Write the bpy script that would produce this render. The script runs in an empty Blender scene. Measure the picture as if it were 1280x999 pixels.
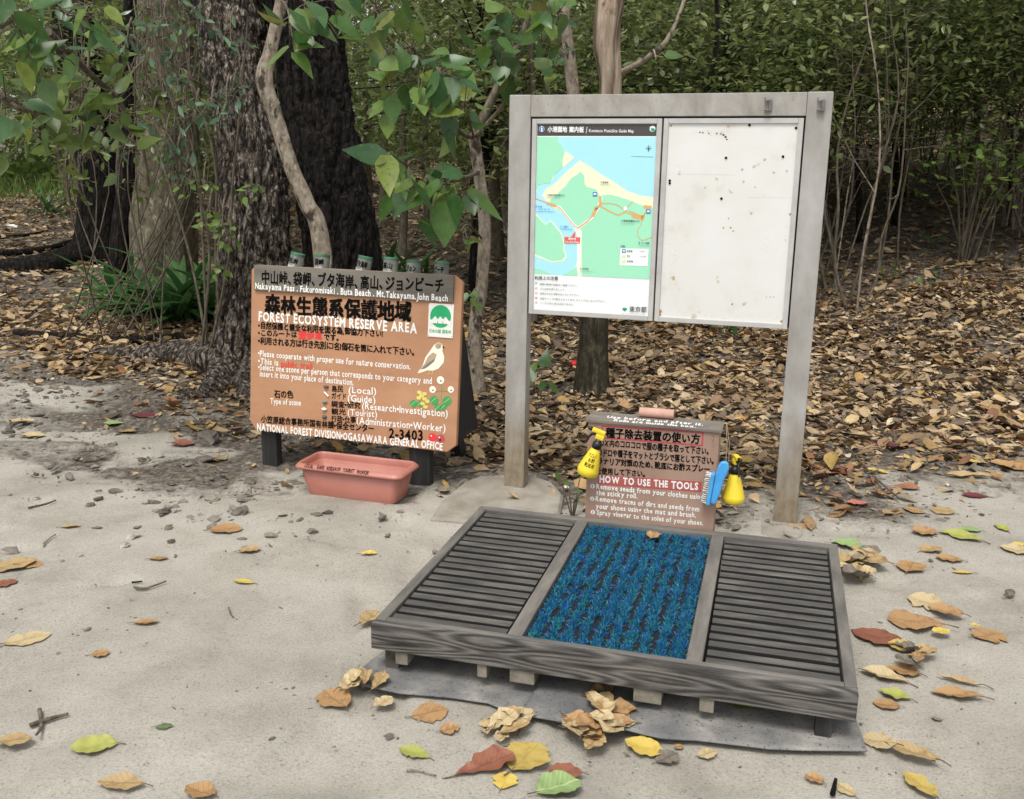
import bpy, bmesh, math, random
import numpy as np
from mathutils import Matrix, Vector
R_ = math.radians
random.seed(11); RNG = np.random.default_rng(7)
SC = bpy.context.scene
COL = SC.collection

# ---------------------------------------------------------------- camera
FPX, PITCH, ROLL, CAM_H = 1200.86, 0.2289, 0.0158, 1.5
IW, IH = 1280.0, 999.0
_c, _s, _cr, _sr = math.cos(PITCH), math.sin(PITCH), math.cos(ROLL), math.sin(ROLL)
_R0 = Vector((1, 0, 0)); _U0 = Vector((0, _s, _c)); _F = Vector((0, _c, -_s))
CR = _R0 * _cr + _U0 * _sr
CU = _U0 * _cr - _R0 * _sr
cam_d = bpy.data.cameras.new('camera'); cam = bpy.data.objects.new('camera', cam_d); COL.objects.link(cam)
cam_d.sensor_fit = 'HORIZONTAL'; cam_d.sensor_width = 36.0; cam_d.lens = FPX / IW * 36.0
cam_d.clip_start = 0.05; cam_d.clip_end = 1000
_M = Matrix((CR, CU, -_F)).transposed().to_4x4(); _M.translation = (0, 0, CAM_H)
cam.matrix_world = _M
SC.camera = cam

# ---------------------------------------------------------------- light
SUN_EL, SUN_AZ = 62.0, 202.0          # degrees; azimuth clockwise from +Y: behind the camera, a little to the left
SUN_W, SUN_ANGLE, SKY_W, EXPO = 1.5, 20.0, 0.145, 0.57
world = bpy.data.worlds.new('World'); SC.world = world; world.use_nodes = True
wn = world.node_tree.nodes; wl = world.node_tree.links; wn.clear()
sky = wn.new('ShaderNodeTexSky'); sky.sky_type = 'NISHITA'; sky.sun_disc = False
sky.sun_elevation = R_(SUN_EL); sky.sun_rotation = R_(SUN_AZ); sky.dust_density = 3.0; sky.air_density = 1.0
hs = wn.new('ShaderNodeHueSaturation'); hs.inputs['Saturation'].default_value = 0.12
bg = wn.new('ShaderNodeBackground'); bg.inputs['Strength'].default_value = SKY_W
wo = wn.new('ShaderNodeOutputWorld')
wl.new(sky.outputs[0], hs.inputs['Color']); wl.new(hs.outputs[0], bg.inputs['Color']); wl.new(bg.outputs[0], wo.inputs[0])
sd = bpy.data.lights.new('sun', 'SUN'); sd.energy = SUN_W; sd.angle = R_(SUN_ANGLE); sd.color = (1.0, 0.965, 0.91)
so = bpy.data.objects.new('sun', sd); COL.objects.link(so)
az, el = R_(SUN_AZ), R_(SUN_EL)
_dir = Vector((math.sin(az) * math.cos(el), math.cos(az) * math.cos(el), math.sin(el)))
so.rotation_euler = _dir.to_track_quat('Z', 'Y').to_euler(); so.location = _dir * 30
SC.view_settings.view_transform = 'Standard'; SC.view_settings.look = 'None'
SC.view_settings.exposure = EXPO; SC.view_settings.gamma = 1.0; SC.view_settings.use_curve_mapping = False
try:
    SC.cycles.max_bounces = 6; SC.cycles.diffuse_bounces = 3; SC.cycles.glossy_bounces = 2
    SC.cycles.transmission_bounces = 3; SC.cycles.use_adaptive_sampling = True
except Exception: pass

# ---------------------------------------------------------------- terrain height and pixel -> place helpers
def vnoise(x, y, seed=0):
    x = np.asarray(x, float); y = np.asarray(y, float)
    xi = np.floor(x).astype(np.int64); yi = np.floor(y).astype(np.int64); fx = x - xi; fy = y - yi
    fx = fx * fx * (3 - 2 * fx); fy = fy * fy * (3 - 2 * fy)
    def h(a, b):
        n = (a * 374761393 + b * 668265263 + seed * 974711) & 0x7fffffff
        n = ((n ^ (n >> 13)) * 1274126177) & 0x7fffffff
        return ((n ^ (n >> 16)) & 0xffff) / 65535.0
    return (h(xi, yi) * (1 - fx) + h(xi + 1, yi) * fx) * (1 - fy) + (h(xi, yi + 1) * (1 - fx) + h(xi + 1, yi + 1) * fx) * fy

BX = np.array([-30, -9, -5.5, -4.1, -2.6, -1.56, -.9, -.32, .48, 1.04, 1.35, 1.74, 2.05, 2.4, 2.67, 4, 8, 30.])
BY = np.array([8.2, 8.0, 7.7, 7.45, 6.35, 5.3, 4.95, 4.75, 4.35, 4.4, 4.35, 4.65, 5.0, 5.25, 5.05, 5.3, 6, 7.])
def ybound(x): return np.interp(x, BX, BY)
def sstep(a, b, v):
    t = np.clip((v - a) / (b - a), 0, 1); return t * t * (3 - 2 * t)
def gz(x, y):
    x = np.asarray(x, float); y = np.asarray(y, float)
    r = np.maximum(0, y - 5.2)
    slope = 0.10 - 0.035 * sstep(-2, -6, x) + 0.13 * sstep(1.0, 4.5, x)
    z = slope * r * r / (r + 2.5)
    z = z + 0.10 * (vnoise(x * .45, y * .45, 3) - .4) * sstep(5.5, 9, y)
    w = sstep(4.6, 6.0, y)
    z = z + (0.05 * w + 0.010) * (vnoise(x * 2.2, y * 2.2, 5) - .5) + (0.012 * w + 0.004) * (vnoise(x * 9, y * 9, 6) - .5)
    return z
def ray(px, py):
    return CR * ((px - IW / 2) / FPX) - CU * ((py - IH / 2) / FPX) + _F
def P(px, py, Y):
    d = ray(px, py); return Vector((0, 0, CAM_H)) + d * (Y / d.y)
def at(px, py, z=None):
    d = ray(px, py)
    if z is not None:
        return Vector((0, 0, CAM_H)) + d * ((z - CAM_H) / d.z)
    t = 1.5
    while t < 80:
        q = Vector((0, 0, CAM_H)) + d * t
        if q.z <= float(gz(q.x, q.y)): return q
        t += 0.01
    return Vector((0, 0, CAM_H)) + d * 80
class Plane:
    """a board's own face: local frame (u along the width, w into depth, v up), and where a sight line meets it"""
    def __init__(s, origin, yaw, tilt=0.0):
        s.o = Vector(origin)
        s.ux = Vector((math.cos(yaw), math.sin(yaw), 0)); inn = Vector((-math.sin(yaw), math.cos(yaw), 0))
        s.uz = inn * math.sin(tilt) + Vector((0, 0, math.cos(tilt))); s.n = s.ux.cross(s.uz)   # n points to the viewer
    def uv(s, px, py):
        d = ray(px, py); c = Vector((0, 0, CAM_H))
        t = s.n.dot(s.o - c) / s.n.dot(d); q = c + d * t - s.o
        return (q.dot(s.ux), q.dot(s.uz))

# ---------------------------------------------------------------- object helpers
class MB:
    def __init__(s): s.v = []; s.f = []; s.m = []; s.sm = []
    def add(s, verts, faces, mat=0, M=None, smooth=False):
        b = len(s.v)
        if M is not None: verts = [M @ Vector(v) for v in verts]
        s.v.extend([tuple(v) for v in verts])
        for f in faces:
            s.f.append([b + i for i in f]); s.m.append(mat); s.sm.append(smooth)
    def box(s, x0, x1, y0, y1, z0, z1, bev=0.0, mat=0, M=None):
        if bev <= 0:
            v = [(x0, y0, z0), (x1, y0, z0), (x1, y1, z0), (x0, y1, z0), (x0, y0, z1), (x1, y0, z1), (x1, y1, z1), (x0, y1, z1)]
            s.add(v, [(0, 3, 2, 1), (4, 5, 6, 7), (0, 1, 5, 4), (1, 2, 6, 5), (2, 3, 7, 6), (3, 0, 4, 7)], mat, M); return
        bm = bmesh.new(); bmesh.ops.create_cube(bm, size=1.0)
        for v in bm.verts:
            v.co = Vector(((x0 + x1) / 2 + v.co.x * (x1 - x0), (y0 + y1) / 2 + v.co.y * (y1 - y0), (z0 + z1) / 2 + v.co.z * (z1 - z0)))
        bmesh.ops.bevel(bm, geom=bm.edges[:], offset=bev, segments=2, affect='EDGES', profile=0.6)
        bm.verts.index_update()
        s.add([v.co.copy() for v in bm.verts], [[v.index for v in f.verts] for f in bm.faces], mat, M); bm.free()
    def tube(s, pts, rad, n=8, mat=0, M=None, cap=True):
        pts = [Vector(p) for p in pts]
        if not hasattr(rad, '__len__'): rad = [rad] * len(pts)
        vs = []; fs = []; up = None
        for i, p in enumerate(pts):
            t = (pts[min(i + 1, len(pts) - 1)] - pts[max(i - 1, 0)]).normalized()
            if up is None: up = t.orthogonal().normalized()
            up = (up - t * up.dot(t)).normalized(); sd_ = t.cross(up)
            for k in range(n):
                a = 2 * math.pi * k / n; vs.append(p + (up * math.cos(a) + sd_ * math.sin(a)) * rad[i])
        for i in range(len(pts) - 1):
            for k in range(n):
                fs.append((i * n + k, i * n + (k + 1) % n, (i + 1) * n + (k + 1) % n, (i + 1) * n + k))
        s.add(vs, fs, mat, M, True)
        if cap: s.add([vs[k] for k in range(n)], [list(range(n - 1, -1, -1))], mat, M); s.add(vs[-n:], [list(range(n))], mat, M)
    def lathe(s, prof, n=24, mat=0, M=None, sx=1, sy=1):
        vs = []; fs = []
        for r, z in prof:
            for k in range(n):
                a = 2 * math.pi * k / n; vs.append((r * math.cos(a) * sx, r * math.sin(a) * sy, z))
        for i in range(len(prof) - 1):
            for k in range(n):
                fs.append((i * n + k, i * n + (k + 1) % n, (i + 1) * n + (k + 1) % n, (i + 1) * n + k))
        s.add(vs, fs, mat, M, True)
    def prism(s, poly, y0, y1, mat=0, M=None):
        n = len(poly); vs = [(x, y0, z) for x, z in poly] + [(x, y1, z) for x, z in poly]
        s.add(vs, [list(range(n)), list(range(2 * n - 1, n - 1, -1))] + [(i, i + n, (i + 1) % n + n, (i + 1) % n) for i in range(n)], mat, M)

def meshdata(name, v, f, mats, midx=None, smooth=None):
    me = bpy.data.meshes.new(name)
    me.from_pydata(v, [], f)
    for m in (mats if isinstance(mats, (list, tuple)) else [mats]): me.materials.append(m)
    if midx is not None: me.polygons.foreach_set('material_index', midx)
    if smooth is not None: me.polygons.foreach_set('use_smooth', smooth)
    me.update(); return me
def obj(name, mb, mats, parent=None, label=None):
    me = meshdata(name, mb.v, mb.f, mats, mb.m, mb.sm)
    o = bpy.data.objects.new(name, me); COL.objects.link(o)
    if parent is not None: o.parent = parent
    if label: o['label'] = label
    return o
def npmesh(name, V, F, mats, midx=None, smooth=False):
    """V (n,3), F (m,4) numpy quads"""
    me = bpy.data.meshes.new(name); n, m = len(V), len(F)
    me.vertices.add(n); me.vertices.foreach_set('co', np.ascontiguousarray(V, np.float32).ravel())
    me.loops.add(m * 4); me.loops.foreach_set('vertex_index', np.ascontiguousarray(F, np.int32).ravel())
    me.polygons.add(m); me.polygons.foreach_set('loop_start', np.arange(0, m * 4, 4, dtype=np.int32))
    for a in (mats if isinstance(mats, (list, tuple)) else [mats]): me.materials.append(a)
    if midx is not None: me.polygons.foreach_set('material_index', np.asarray(midx, np.int32))
    if smooth: me.polygons.foreach_set('use_smooth', np.ones(m, bool))
    me.update(calc_edges=True); me.validate(); return me
def link(name, me, parent=None):
    o = bpy.data.objects.new(name, me); COL.objects.link(o)
    if parent is not None: o.parent = parent
    return o
def tag(o, label=None, cat=None, group=None, kind=None):
    if label: o['label'] = label
    if cat: o['category'] = cat
    if group: o['group'] = group
    if kind: o['kind'] = kind
    return o
def thing(name, label, cat, loc=(0, 0, 0), rz=0.0, group=None):
    o = bpy.data.objects.new(name, None); COL.objects.link(o); o.empty_display_size = .1
    o.location = loc; o.rotation_euler = (0, 0, rz)
    return tag(o, label, cat, group)
def copy_tree(o, parent=None):
    c = o.copy(); COL.objects.link(c)
    if parent is not None: c.parent = parent
    for ch in [k for k in bpy.data.objects if k.parent == o]: copy_tree(ch, c)
    return c

# ---------------------------------------------------------------- materials
def lin(h):
    h = h.lstrip('#'); c = [int(h[i:i + 2], 16) / 255 for i in (0, 2, 4)]
    return tuple((x / 12.92 if x <= .04045 else ((x + .055) / 1.055) ** 2.4) for x in c) + (1.0,)
def newmat(name):
    m = bpy.data.materials.new(name); m.use_nodes = True
    nt = m.node_tree; return m, nt.nodes, nt.links, nt.nodes['Principled BSDF']
def ramp(n, stops, mode='LINEAR'):
    r = n.new('ShaderNodeValToRGB'); r.color_ramp.interpolation = mode
    e = r.color_ramp.elements
    e[0].position = stops[0][0]; e[0].color = stops[0][1]
    e[1].position = stops[-1][0]; e[1].color = stops[-1][1]
    for p_, c_ in stops[1:-1]:
        k = e.new(p_); k.color = c_
    return r
def noise(n, l, scale, detail=5, rough=.6, stretch=(1, 1, 1), dist=0.0, coord='Object'):
    tc = n.new('ShaderNodeTexCoord'); mp = n.new('ShaderNodeMapping'); mp.inputs['Scale'].default_value = stretch
    l.new(tc.outputs[coord], mp.inputs[0])
    t = n.new('ShaderNodeTexNoise'); t.inputs['Scale'].default_value = scale; t.inputs['Detail'].default_value = detail
    t.inputs['Roughness'].default_value = rough; t.inputs['Distortion'].default_value = dist
    l.new(mp.outputs[0], t.inputs['Vector']); return t
def g(v): return (v, v, v, 1)
def surf(name, stops, scale=6, detail=6, rough=.7, bump=.0, bscale=60, bdist=.003, stretch=(1, 1, 1), dist=0.0, metal=0.0, spec=.5, speck=None):
    m, n, l, b = newmat(name)
    t = noise(n, l, scale, detail, .65, stretch, dist); r = ramp(n, stops); l.new(t.outputs['Fac'], r.inputs[0])
    out = r.outputs[0]
    if speck:                       # (scale, threshold, colour): small stains and chips with a shape of their own
        t2 = noise(n, l, speck[0], 4, .6, stretch); r2 = ramp(n, [(speck[1], g(0)), (min(1, speck[1] + .06), g(1))]); l.new(t2.outputs['Fac'], r2.inputs[0])
        mx = n.new('ShaderNodeMixRGB'); l.new(r2.outputs[0], mx.inputs[0]); l.new(out, mx.inputs[1]); mx.inputs[2].default_value = speck[2]; out = mx.outputs[0]
    l.new(out, b.inputs['Base Color'])
    b.inputs['Roughness'].default_value = rough; b.inputs['Metallic'].default_value = metal; b.inputs['Specular IOR Level'].default_value = spec
    if bump:
        t3 = noise(n, l, bscale, 5, .6, stretch); bp = n.new('ShaderNodeBump'); bp.inputs['Strength'].default_value = bump; bp.inputs['Distance'].default_value = bdist
        l.new(t3.outputs['Fac'], bp.inputs['Height']); l.new(bp.outputs[0], b.inputs['Normal'])
    return m
def paint(name, col, rough=.55, wear=.06):
    c = lin(col); d = tuple(max(0, x * (1 - wear * 2.5)) for x in c[:3]) + (1,); u = tuple(min(1, x * (1 + wear)) for x in c[:3]) + (1,)
    return surf(name, [(.3, d), (.7, u)], 9, 5, rough, .15, 140, .001)
def leafmat(name, cols, rough=.45, trans=.3, spots=None, coat=.0):
    """one colour per leaf, chosen at random among cols; light passes through in part"""
    m, n, l, b = newmat(name)
    gm = n.new('ShaderNodeNewGeometry'); k = len(cols)
    r = ramp(n, [(i / max(1, k - 1) if k > 1 else 0, lin(c)) for i, c in enumerate(cols)] if k > 1 else [(0, lin(cols[0])), (1, lin(cols[0]))])
    l.new(gm.outputs['Random Per Island'], r.inputs[0])
    out = r.outputs[0]
    t = noise(n, l, 22, 4, .6); rr = ramp(n, [(.3, g(.72)), (.7, g(1.12))]); l.new(t.outputs['Fac'], rr.inputs[0])
    mx = n.new('ShaderNodeMixRGB'); mx.blend_type = 'MULTIPLY'; mx.inputs[0].default_value = 1; l.new(out, mx.inputs[1]); l.new(rr.outputs[0], mx.inputs[2]); out = mx.outputs[0]
    if spots:
        t2 = noise(n, l, 60, 3, .5); r2 = ramp(n, [(.62, g(0)), (.68, g(1))]); l.new(t2.outputs['Fac'], r2.inputs[0])
        m2 = n.new('ShaderNodeMixRGB'); l.new(r2.outputs[0], m2.inputs[0]); l.new(out, m2.inputs[1]); m2.inputs[2].default_value = lin(spots); out = m2.outputs[0]
    l.new(out, b.inputs['Base Color']); b.inputs['Roughness'].default_value = rough
    b.inputs['Specular IOR Level'].default_value = .5
    if trans > 0:
        tr = n.new('ShaderNodeBsdfTranslucent'); l.new(out, tr.inputs['Color'])
        ms = n.new('ShaderNodeMixShader'); ms.inputs[0].default_value = trans
        l.new(b.outputs[0], ms.inputs[1]); l.new(tr.outputs[0], ms.inputs[2]); l.new(ms.outputs[0], n['Material Output'].inputs[0])
    return m
def barkmat(name, stops, stretch=(1, 1, .22), scale=26, bump=.9, bdist=.02, patch=None, crack=None):
    m, n, l, b = newmat(name)
    t = noise(n, l, scale, 8, .7, stretch, .6); r = ramp(n, stops); l.new(t.outputs['Fac'], r.inputs[0]); out = r.outputs[0]
    if patch:                       # lichen and pale flakes
        t2 = noise(n, l, patch[0], 5, .65, (1, 1, .6)); r2 = ramp(n, [(patch[1], g(0)), (patch[1] + .1, g(1))]); l.new(t2.outputs['Fac'], r2.inputs[0])
        mx = n.new('ShaderNodeMixRGB'); l.new(r2.outputs[0], mx.inputs[0]); l.new(out, mx.inputs[1]); mx.inputs[2].default_value = patch[2]; out = mx.outputs[0]
    hgt = t.outputs['Fac']
    if crack:                       # plates of bark parted by dark fissures
        tc = n.new('ShaderNodeTexCoord'); mp = n.new('ShaderNodeMapping'); mp.inputs['Scale'].default_value = crack[1]; l.new(tc.outputs['Object'], mp.inputs[0])
        wv = noise(n, l, 9, 4, .6, crack[1]); av = n.new('ShaderNodeVectorMath'); av.operation = 'MULTIPLY_ADD'; l.new(wv.outputs['Color'], av.inputs[0]); av.inputs[1].default_value = (.12, .12, .12); l.new(mp.outputs[0], av.inputs[2])
        vo = n.new('ShaderNodeTexVoronoi'); vo.feature = 'DISTANCE_TO_EDGE'; vo.inputs['Scale'].default_value = crack[0]; l.new(av.outputs[0], vo.inputs['Vector'])
        rc = ramp(n, [(.0, g(.15)), (.10, g(.7)), (.2, g(1))]); l.new(vo.outputs['Distance'], rc.inputs[0])
        mc = n.new('ShaderNodeMixRGB'); l.new(rc.outputs[0], mc.inputs[0]); mc.inputs[1].default_value = crack[2]; l.new(out, mc.inputs[2]); out = mc.outputs[0]
        hm = n.new('ShaderNodeMath'); hm.operation = 'MULTIPLY_ADD'; l.new(rc.outputs[0], hm.inputs[0]); hm.inputs[1].default_value = .8; l.new(hgt, hm.inputs[2]); hgt = hm.outputs[0]
    l.new(out, b.inputs['Base Color']); b.inputs['Roughness'].default_value = .9; b.inputs['Specular IOR Level'].default_value = .2
    bp = n.new('ShaderNodeBump'); bp.inputs['Strength'].default_value = bump; bp.inputs['Distance'].default_value = bdist
    l.new(hgt, bp.inputs['Height']); l.new(bp.outputs[0], b.inputs['Normal'])
    return m

# ---------------------------------------------------------------- lettering (built-in typeface, every stroke real mesh)
_fc = bpy.data.curves.new('glyph', 'FONT'); _fo = bpy.data.objects.new('glyph', _fc); COL.objects.link(_fo)
_fc.resolution_u = 2
_gl = {}
def is_cjk(ch): return ord(ch) > 0x2000
def glyph(ch, w):
    if is_cjk(ch): w = 0.0
    k = (ch, w)
    if k not in _gl:
        _fc.body = ch; _fc.offset = w
        bpy.context.view_layer.update()
        dg = bpy.context.evaluated_depsgraph_get()
        me = bpy.data.meshes.new_from_object(_fo.evaluated_get(dg))
        vs = np.array([v.co[:2] for v in me.vertices]).reshape(-1, 2); fs = [tuple(p.vertices) for p in me.polygons]
        bpy.data.meshes.remove(me); _gl[k] = (vs, fs)
    return _gl[k]
_tl = [0]
def write(mb, fmap, text, p0, p1, h, mat, w=.012, jit=.03, lift=.001):
    """text from p0 to p1 (baseline ends, in the face's u,v), letters h tall; fmap(u,v,lift) -> 3-D"""
    _tl[0] = (_tl[0] + 1) % 8
    items = []; x = 0.0; cjk = sum(is_cjk(c) for c in text) > len(text) / 2
    for ch in text:
        if ch == ' ': x += .34 if not cjk else .4; continue
        if is_cjk(ch) and ch not in '・•':
            items.append((ch, x, 0)); x += 1.0 if ch not in '、。,' else .62
        else:
            if ch in '・': ch = '•'
            vs, fs = glyph(ch, w)
            if len(vs) == 0: continue
            a, b_ = vs[:, 0].min(), vs[:, 0].max(); items.append((ch, x - a, 0)); x += (b_ - a) + .085
    p0 = Vector(p0).to_2d() if len(p0) == 2 else Vector(p0); p1 = Vector(p1)
    d = p1 - p0; sx = d.length / max(x, .01); d.normalize(); nrm = Vector((-d.y, d.x))
    sy = h / (.9 if cjk else .70)
    for ch, x0, _ in items:
        vs, fs = glyph(ch, w)
        if len(vs) == 0: continue
        c = vs.mean(0); a = random.gauss(0, jit); k = 1 + random.gauss(0, jit)
        q = (vs - c) * k; q = np.stack([q[:, 0] * math.cos(a) - q[:, 1] * math.sin(a), q[:, 0] * math.sin(a) + q[:, 1] * math.cos(a)], 1) + c
        q[:, 1] += random.gauss(0, jit * .5) + (.06 if cjk else 0)
        reps = [(0, 0)] if not is_cjk(ch) or w < .006 else [(-w, -w), (w, w), (-w, w), (w, -w)]
        for ri, (ox, oy) in enumerate(reps):
          out = []
          for X, Y in q + np.array([ox, oy]):
            u = p0.x + d.x * (x0 + X) * sx + nrm.x * Y * sy; v = p0.y + d.y * (x0 + X) * sx + nrm.y * Y * sy
            out.append(fmap(u, v, lift + _tl[0] * 2.5e-5 + ri * 5e-5))
          mb.add(out, fs, mat)
def poly(mb, fmap, pts, mat, lift):
    n = len(pts); ar = sum(pts[i][0] * pts[(i + 1) % n][1] - pts[(i + 1) % n][0] * pts[i][1] for i in range(n))
    if ar < 0: pts = pts[::-1]
    mb.add([fmap(u, v, lift) for u, v in pts], [list(range(n))], mat)
def disc(mb, fmap, c, r, mat, lift, n=16, ry=None, a0=0, a1=2 * math.pi):
    ry = ry or r
    poly(mb, fmap, [(c[0] + r * math.cos(a0 + (a1 - a0) * i / n), c[1] + ry * math.sin(a0 + (a1 - a0) * i / n)) for i in range(n if a1 - a0 > 6.2 else n + 1)], mat, lift)
def stroke(mb, fmap, pts, w, mat, lift):
    for a, b in zip(pts[:-1], pts[1:]):
        a = Vector(a); b = Vector(b); d = (b - a)
        if d.length < 1e-6: continue
        d.normalize(); nn = Vector((-d.y, d.x)) * w / 2; e = d * w * .3
        poly(mb, fmap, [tuple(a - e + nn), tuple(a - e - nn), tuple(b + e - nn), tuple(b + e + nn)], mat, lift)
        lift += .00001

# ---------------------------------------------------------------- leaf shapes, many at a time
OV_W = np.array([.03, .62, .98, .93, .60, .04]); OBO_W = np.array([.05, .38, .72, 1.0, .86, .10]); HEART_W = np.array([.45, 1.0, .98, .74, .38, .02]); LAN_W = np.array([.05, .55, .9, .85, .5, .02])
def leaves(pos, d, nrm, L, Wd, prof=OV_W, curl=0.0, fold=0.0, twist=0.0):
    """pos base point, d along the leaf, nrm its face; all (N,3); returns V, F (quads), 2 strips x 5"""
    N = len(pos); K = len(prof); d = d / np.linalg.norm(d, axis=1, keepdims=True)
    side = np.cross(nrm, d); side /= np.maximum(1e-6, np.linalg.norm(side, axis=1, keepdims=True)); nn = np.cross(d, side)
    L = np.broadcast_to(L, (N,)); Wd = np.broadcast_to(Wd, (N,)); curl = np.broadcast_to(curl, (N,)); fold = np.broadcast_to(fold, (N,)); twist = np.broadcast_to(twist, (N,))
    s = np.linspace(0, 1, K); V = np.zeros((N, K, 3, 3))
    for i in range(K):
        z = curl * L * (s[i] * s[i] - s[i] * .5)
        mid = pos + d * (L * s[i])[:, None] + nn * z[:, None]
        hw = (Wd * .5 * prof[i])[:, None]
        tw = (twist * (s[i] - .5))[:, None]
        V[:, i, 1] = mid
        V[:, i, 0] = mid - side * hw + nn * (hw * (fold[:, None] - tw)); V[:, i, 2] = mid + side * hw + nn * (hw * (fold[:, None] + tw))
    base = (np.arange(N) * K * 3)[:, None, None]; F = []
    for i in range(K - 1):
        for j in range(2):
            a = i * 3 + j; F.append([a, a + 1, a + 4, a + 3])
    F = np.array(F)[None] + base
    return V.reshape(-1, 3), F.reshape(-1, 4)
def rnd_unit(n, zbias=0.0, spread=1.0):
    v = RNG.normal(size=(n, 3)) * spread; v[:, 2] += zbias
    return v / np.linalg.norm(v, axis=1, keepdims=True)
def cat_mesh(parts):
    Vs, Fs, b = [], [], 0
    for V, F in parts: Vs.append(V); Fs.append(F + b); b += len(V)
    return np.concatenate(Vs), np.concatenate(Fs)
def mb_np(mb):
    """quads only tubes -> numpy"""
    return np.array(mb.v, float), np.array([f for f in mb.f if len(f) == 4])
# ================================================================ GROUND
def axis(lo, hi, step, far, grow=1.14):
    a = list(np.arange(lo, hi + 1e-6, step)); s = step; x = hi
    while x < far: s *= grow; x += s; a.append(x)
    s = step; x = lo; pre = []
    while x > -far: s *= grow; x -= s; pre.append(x)
    return np.array(pre[::-1] + a)
gx = axis(-3.4, 3.4, .026, 160); gy = axis(1.6, 6.6, .026, 160)
XX, YY = np.meshgrid(gx, gy)
ZZ = gz(XX, YY)
nx, ny = len(gx), len(gy)
idx = np.arange(nx * ny).reshape(ny, nx)
gF = np.stack([idx[:-1, :-1], idx[:-1, 1:], idx[1:, 1:], idx[1:, :-1]], -1).reshape(-1, 4)
DB = (YY - ybound(XX)) + .5 * (vnoise(XX * 1.6, YY * 1.6, 11) - .5) + .3 * (vnoise(XX * 5, YY * 5, 12) - .5)
soil = sstep(-.95, .1, DB) * (.55 + .45 * sstep(.35, .6, vnoise(XX * 3.1, YY * 3.1, 13)))
soil = np.maximum(soil, sstep(.2, .8, DB))
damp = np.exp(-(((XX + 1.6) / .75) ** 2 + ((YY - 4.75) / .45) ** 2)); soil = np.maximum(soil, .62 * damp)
left = sstep(-.6, -1.8, XX) * sstep(3.7, 5.2, YY)
soil = np.clip(soil + .55 * left * sstep(.4, .65, vnoise(XX * 3, YY * 6, 15)), 0, 1)
sc_ = vnoise(XX * 5.5, YY * 5.5, 18); ZZ = ZZ - .017 * sstep(.6, .78, sc_) * (vnoise(XX * 1.1, YY * 1.1, 20) > .4) + .004 * (vnoise(XX * 15, YY * 15, 21) - .5)
ZZ = ZZ + .016 * soil * (vnoise(XX * 13, YY * 13, 16) - .5) + .02 * soil * np.maximum(0, vnoise(XX * 7, YY * 7, 17) - .55)
me = npmesh('ground', np.stack([XX, YY, ZZ], -1).reshape(-1, 3), gF, [], smooth=True)
at_ = me.attributes.new('soil', 'FLOAT', 'POINT'); at_.data.foreach_set('value', soil.ravel().astype(np.float32))
m, n, l, b = newmat('sandy_ground')
t1 = noise(n, l, 1.7, 9, .68); r1 = ramp(n, [(.32, lin('#8b867b')), (.5, lin('#a09b90')), (.7, lin('#aea99f'))]); l.new(t1.outputs[0], r1.inputs[0])
t2 = noise(n, l, 120, 4, .85); r2 = ramp(n, [(.32, g(.45)), (.45, g(.95)), (.58, g(1.04)), (.72, g(1.25))]); l.new(t2.outputs[0], r2.inputs[0])
m1 = n.new('ShaderNodeMixRGB'); m1.blend_type = 'MULTIPLY'; m1.inputs[0].default_value = 1; l.new(r1.outputs[0], m1.inputs[1]); l.new(r2.outputs[0], m1.inputs[2])
t2b = noise(n, l, 60, 4, .6); r2b = ramp(n, [(.64, g(0)), (.70, g(.85))]); l.new(t2b.outputs[0], r2b.inputs[0])
m1b = n.new('ShaderNodeMixRGB'); l.new(r2b.outputs[0], m1b.inputs[0]); l.new(m1.outputs[0], m1b.inputs[1]); m1b.inputs[2].default_value = lin('#6b6458')
t3 = noise(n, l, 30, 6, .75); r3 = ramp(n, [(.3, lin('#36312c')), (.48, lin('#575048')), (.6, lin('#7a7268')), (.75, lin('#999286'))]); l.new(t3.outputs[0], r3.inputs[0])
an = n.new('ShaderNodeAttribute'); an.attribute_name = 'soil'
t4 = noise(n, l, 11, 9, .8); ad = n.new('ShaderNodeMath'); ad.operation = 'ADD'; l.new(an.outputs['Fac'], ad.inputs[0])
sb = n.new('ShaderNodeMath'); sb.operation = 'MULTIPLY_ADD'; l.new(t4.outputs[0], sb.inputs[0]); sb.inputs[1].default_value = 1.5; sb.inputs[2].default_value = -.75; l.new(sb.outputs[0], ad.inputs[1])
r4 = ramp(n, [(.35, g(0)), (.75, g(1))]); l.new(ad.outputs[0], r4.inputs[0])
m2 = n.new('ShaderNodeMixRGB'); l.new(r4.outputs[0], m2.inputs[0]); l.new(m1b.outputs[0], m2.inputs[1]); l.new(r3.outputs[0], m2.inputs[2])
l.new(m2.outputs[0], b.inputs['Base Color']); b.inputs['Roughness'].default_value = .95; b.inputs['Specular IOR Level'].default_value = .15
bp = n.new('ShaderNodeBump'); bp.inputs['Strength'].default_value = .6; bp.inputs['Distance'].default_value = .008
t5 = noise(n, l, 110, 6, .7); l.new(t5.outputs[0], bp.inputs['Height']); l.new(bp.outputs[0], b.inputs['Normal'])
me.materials.append(m)
tag(link('ground', me), kind='structure')

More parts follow.
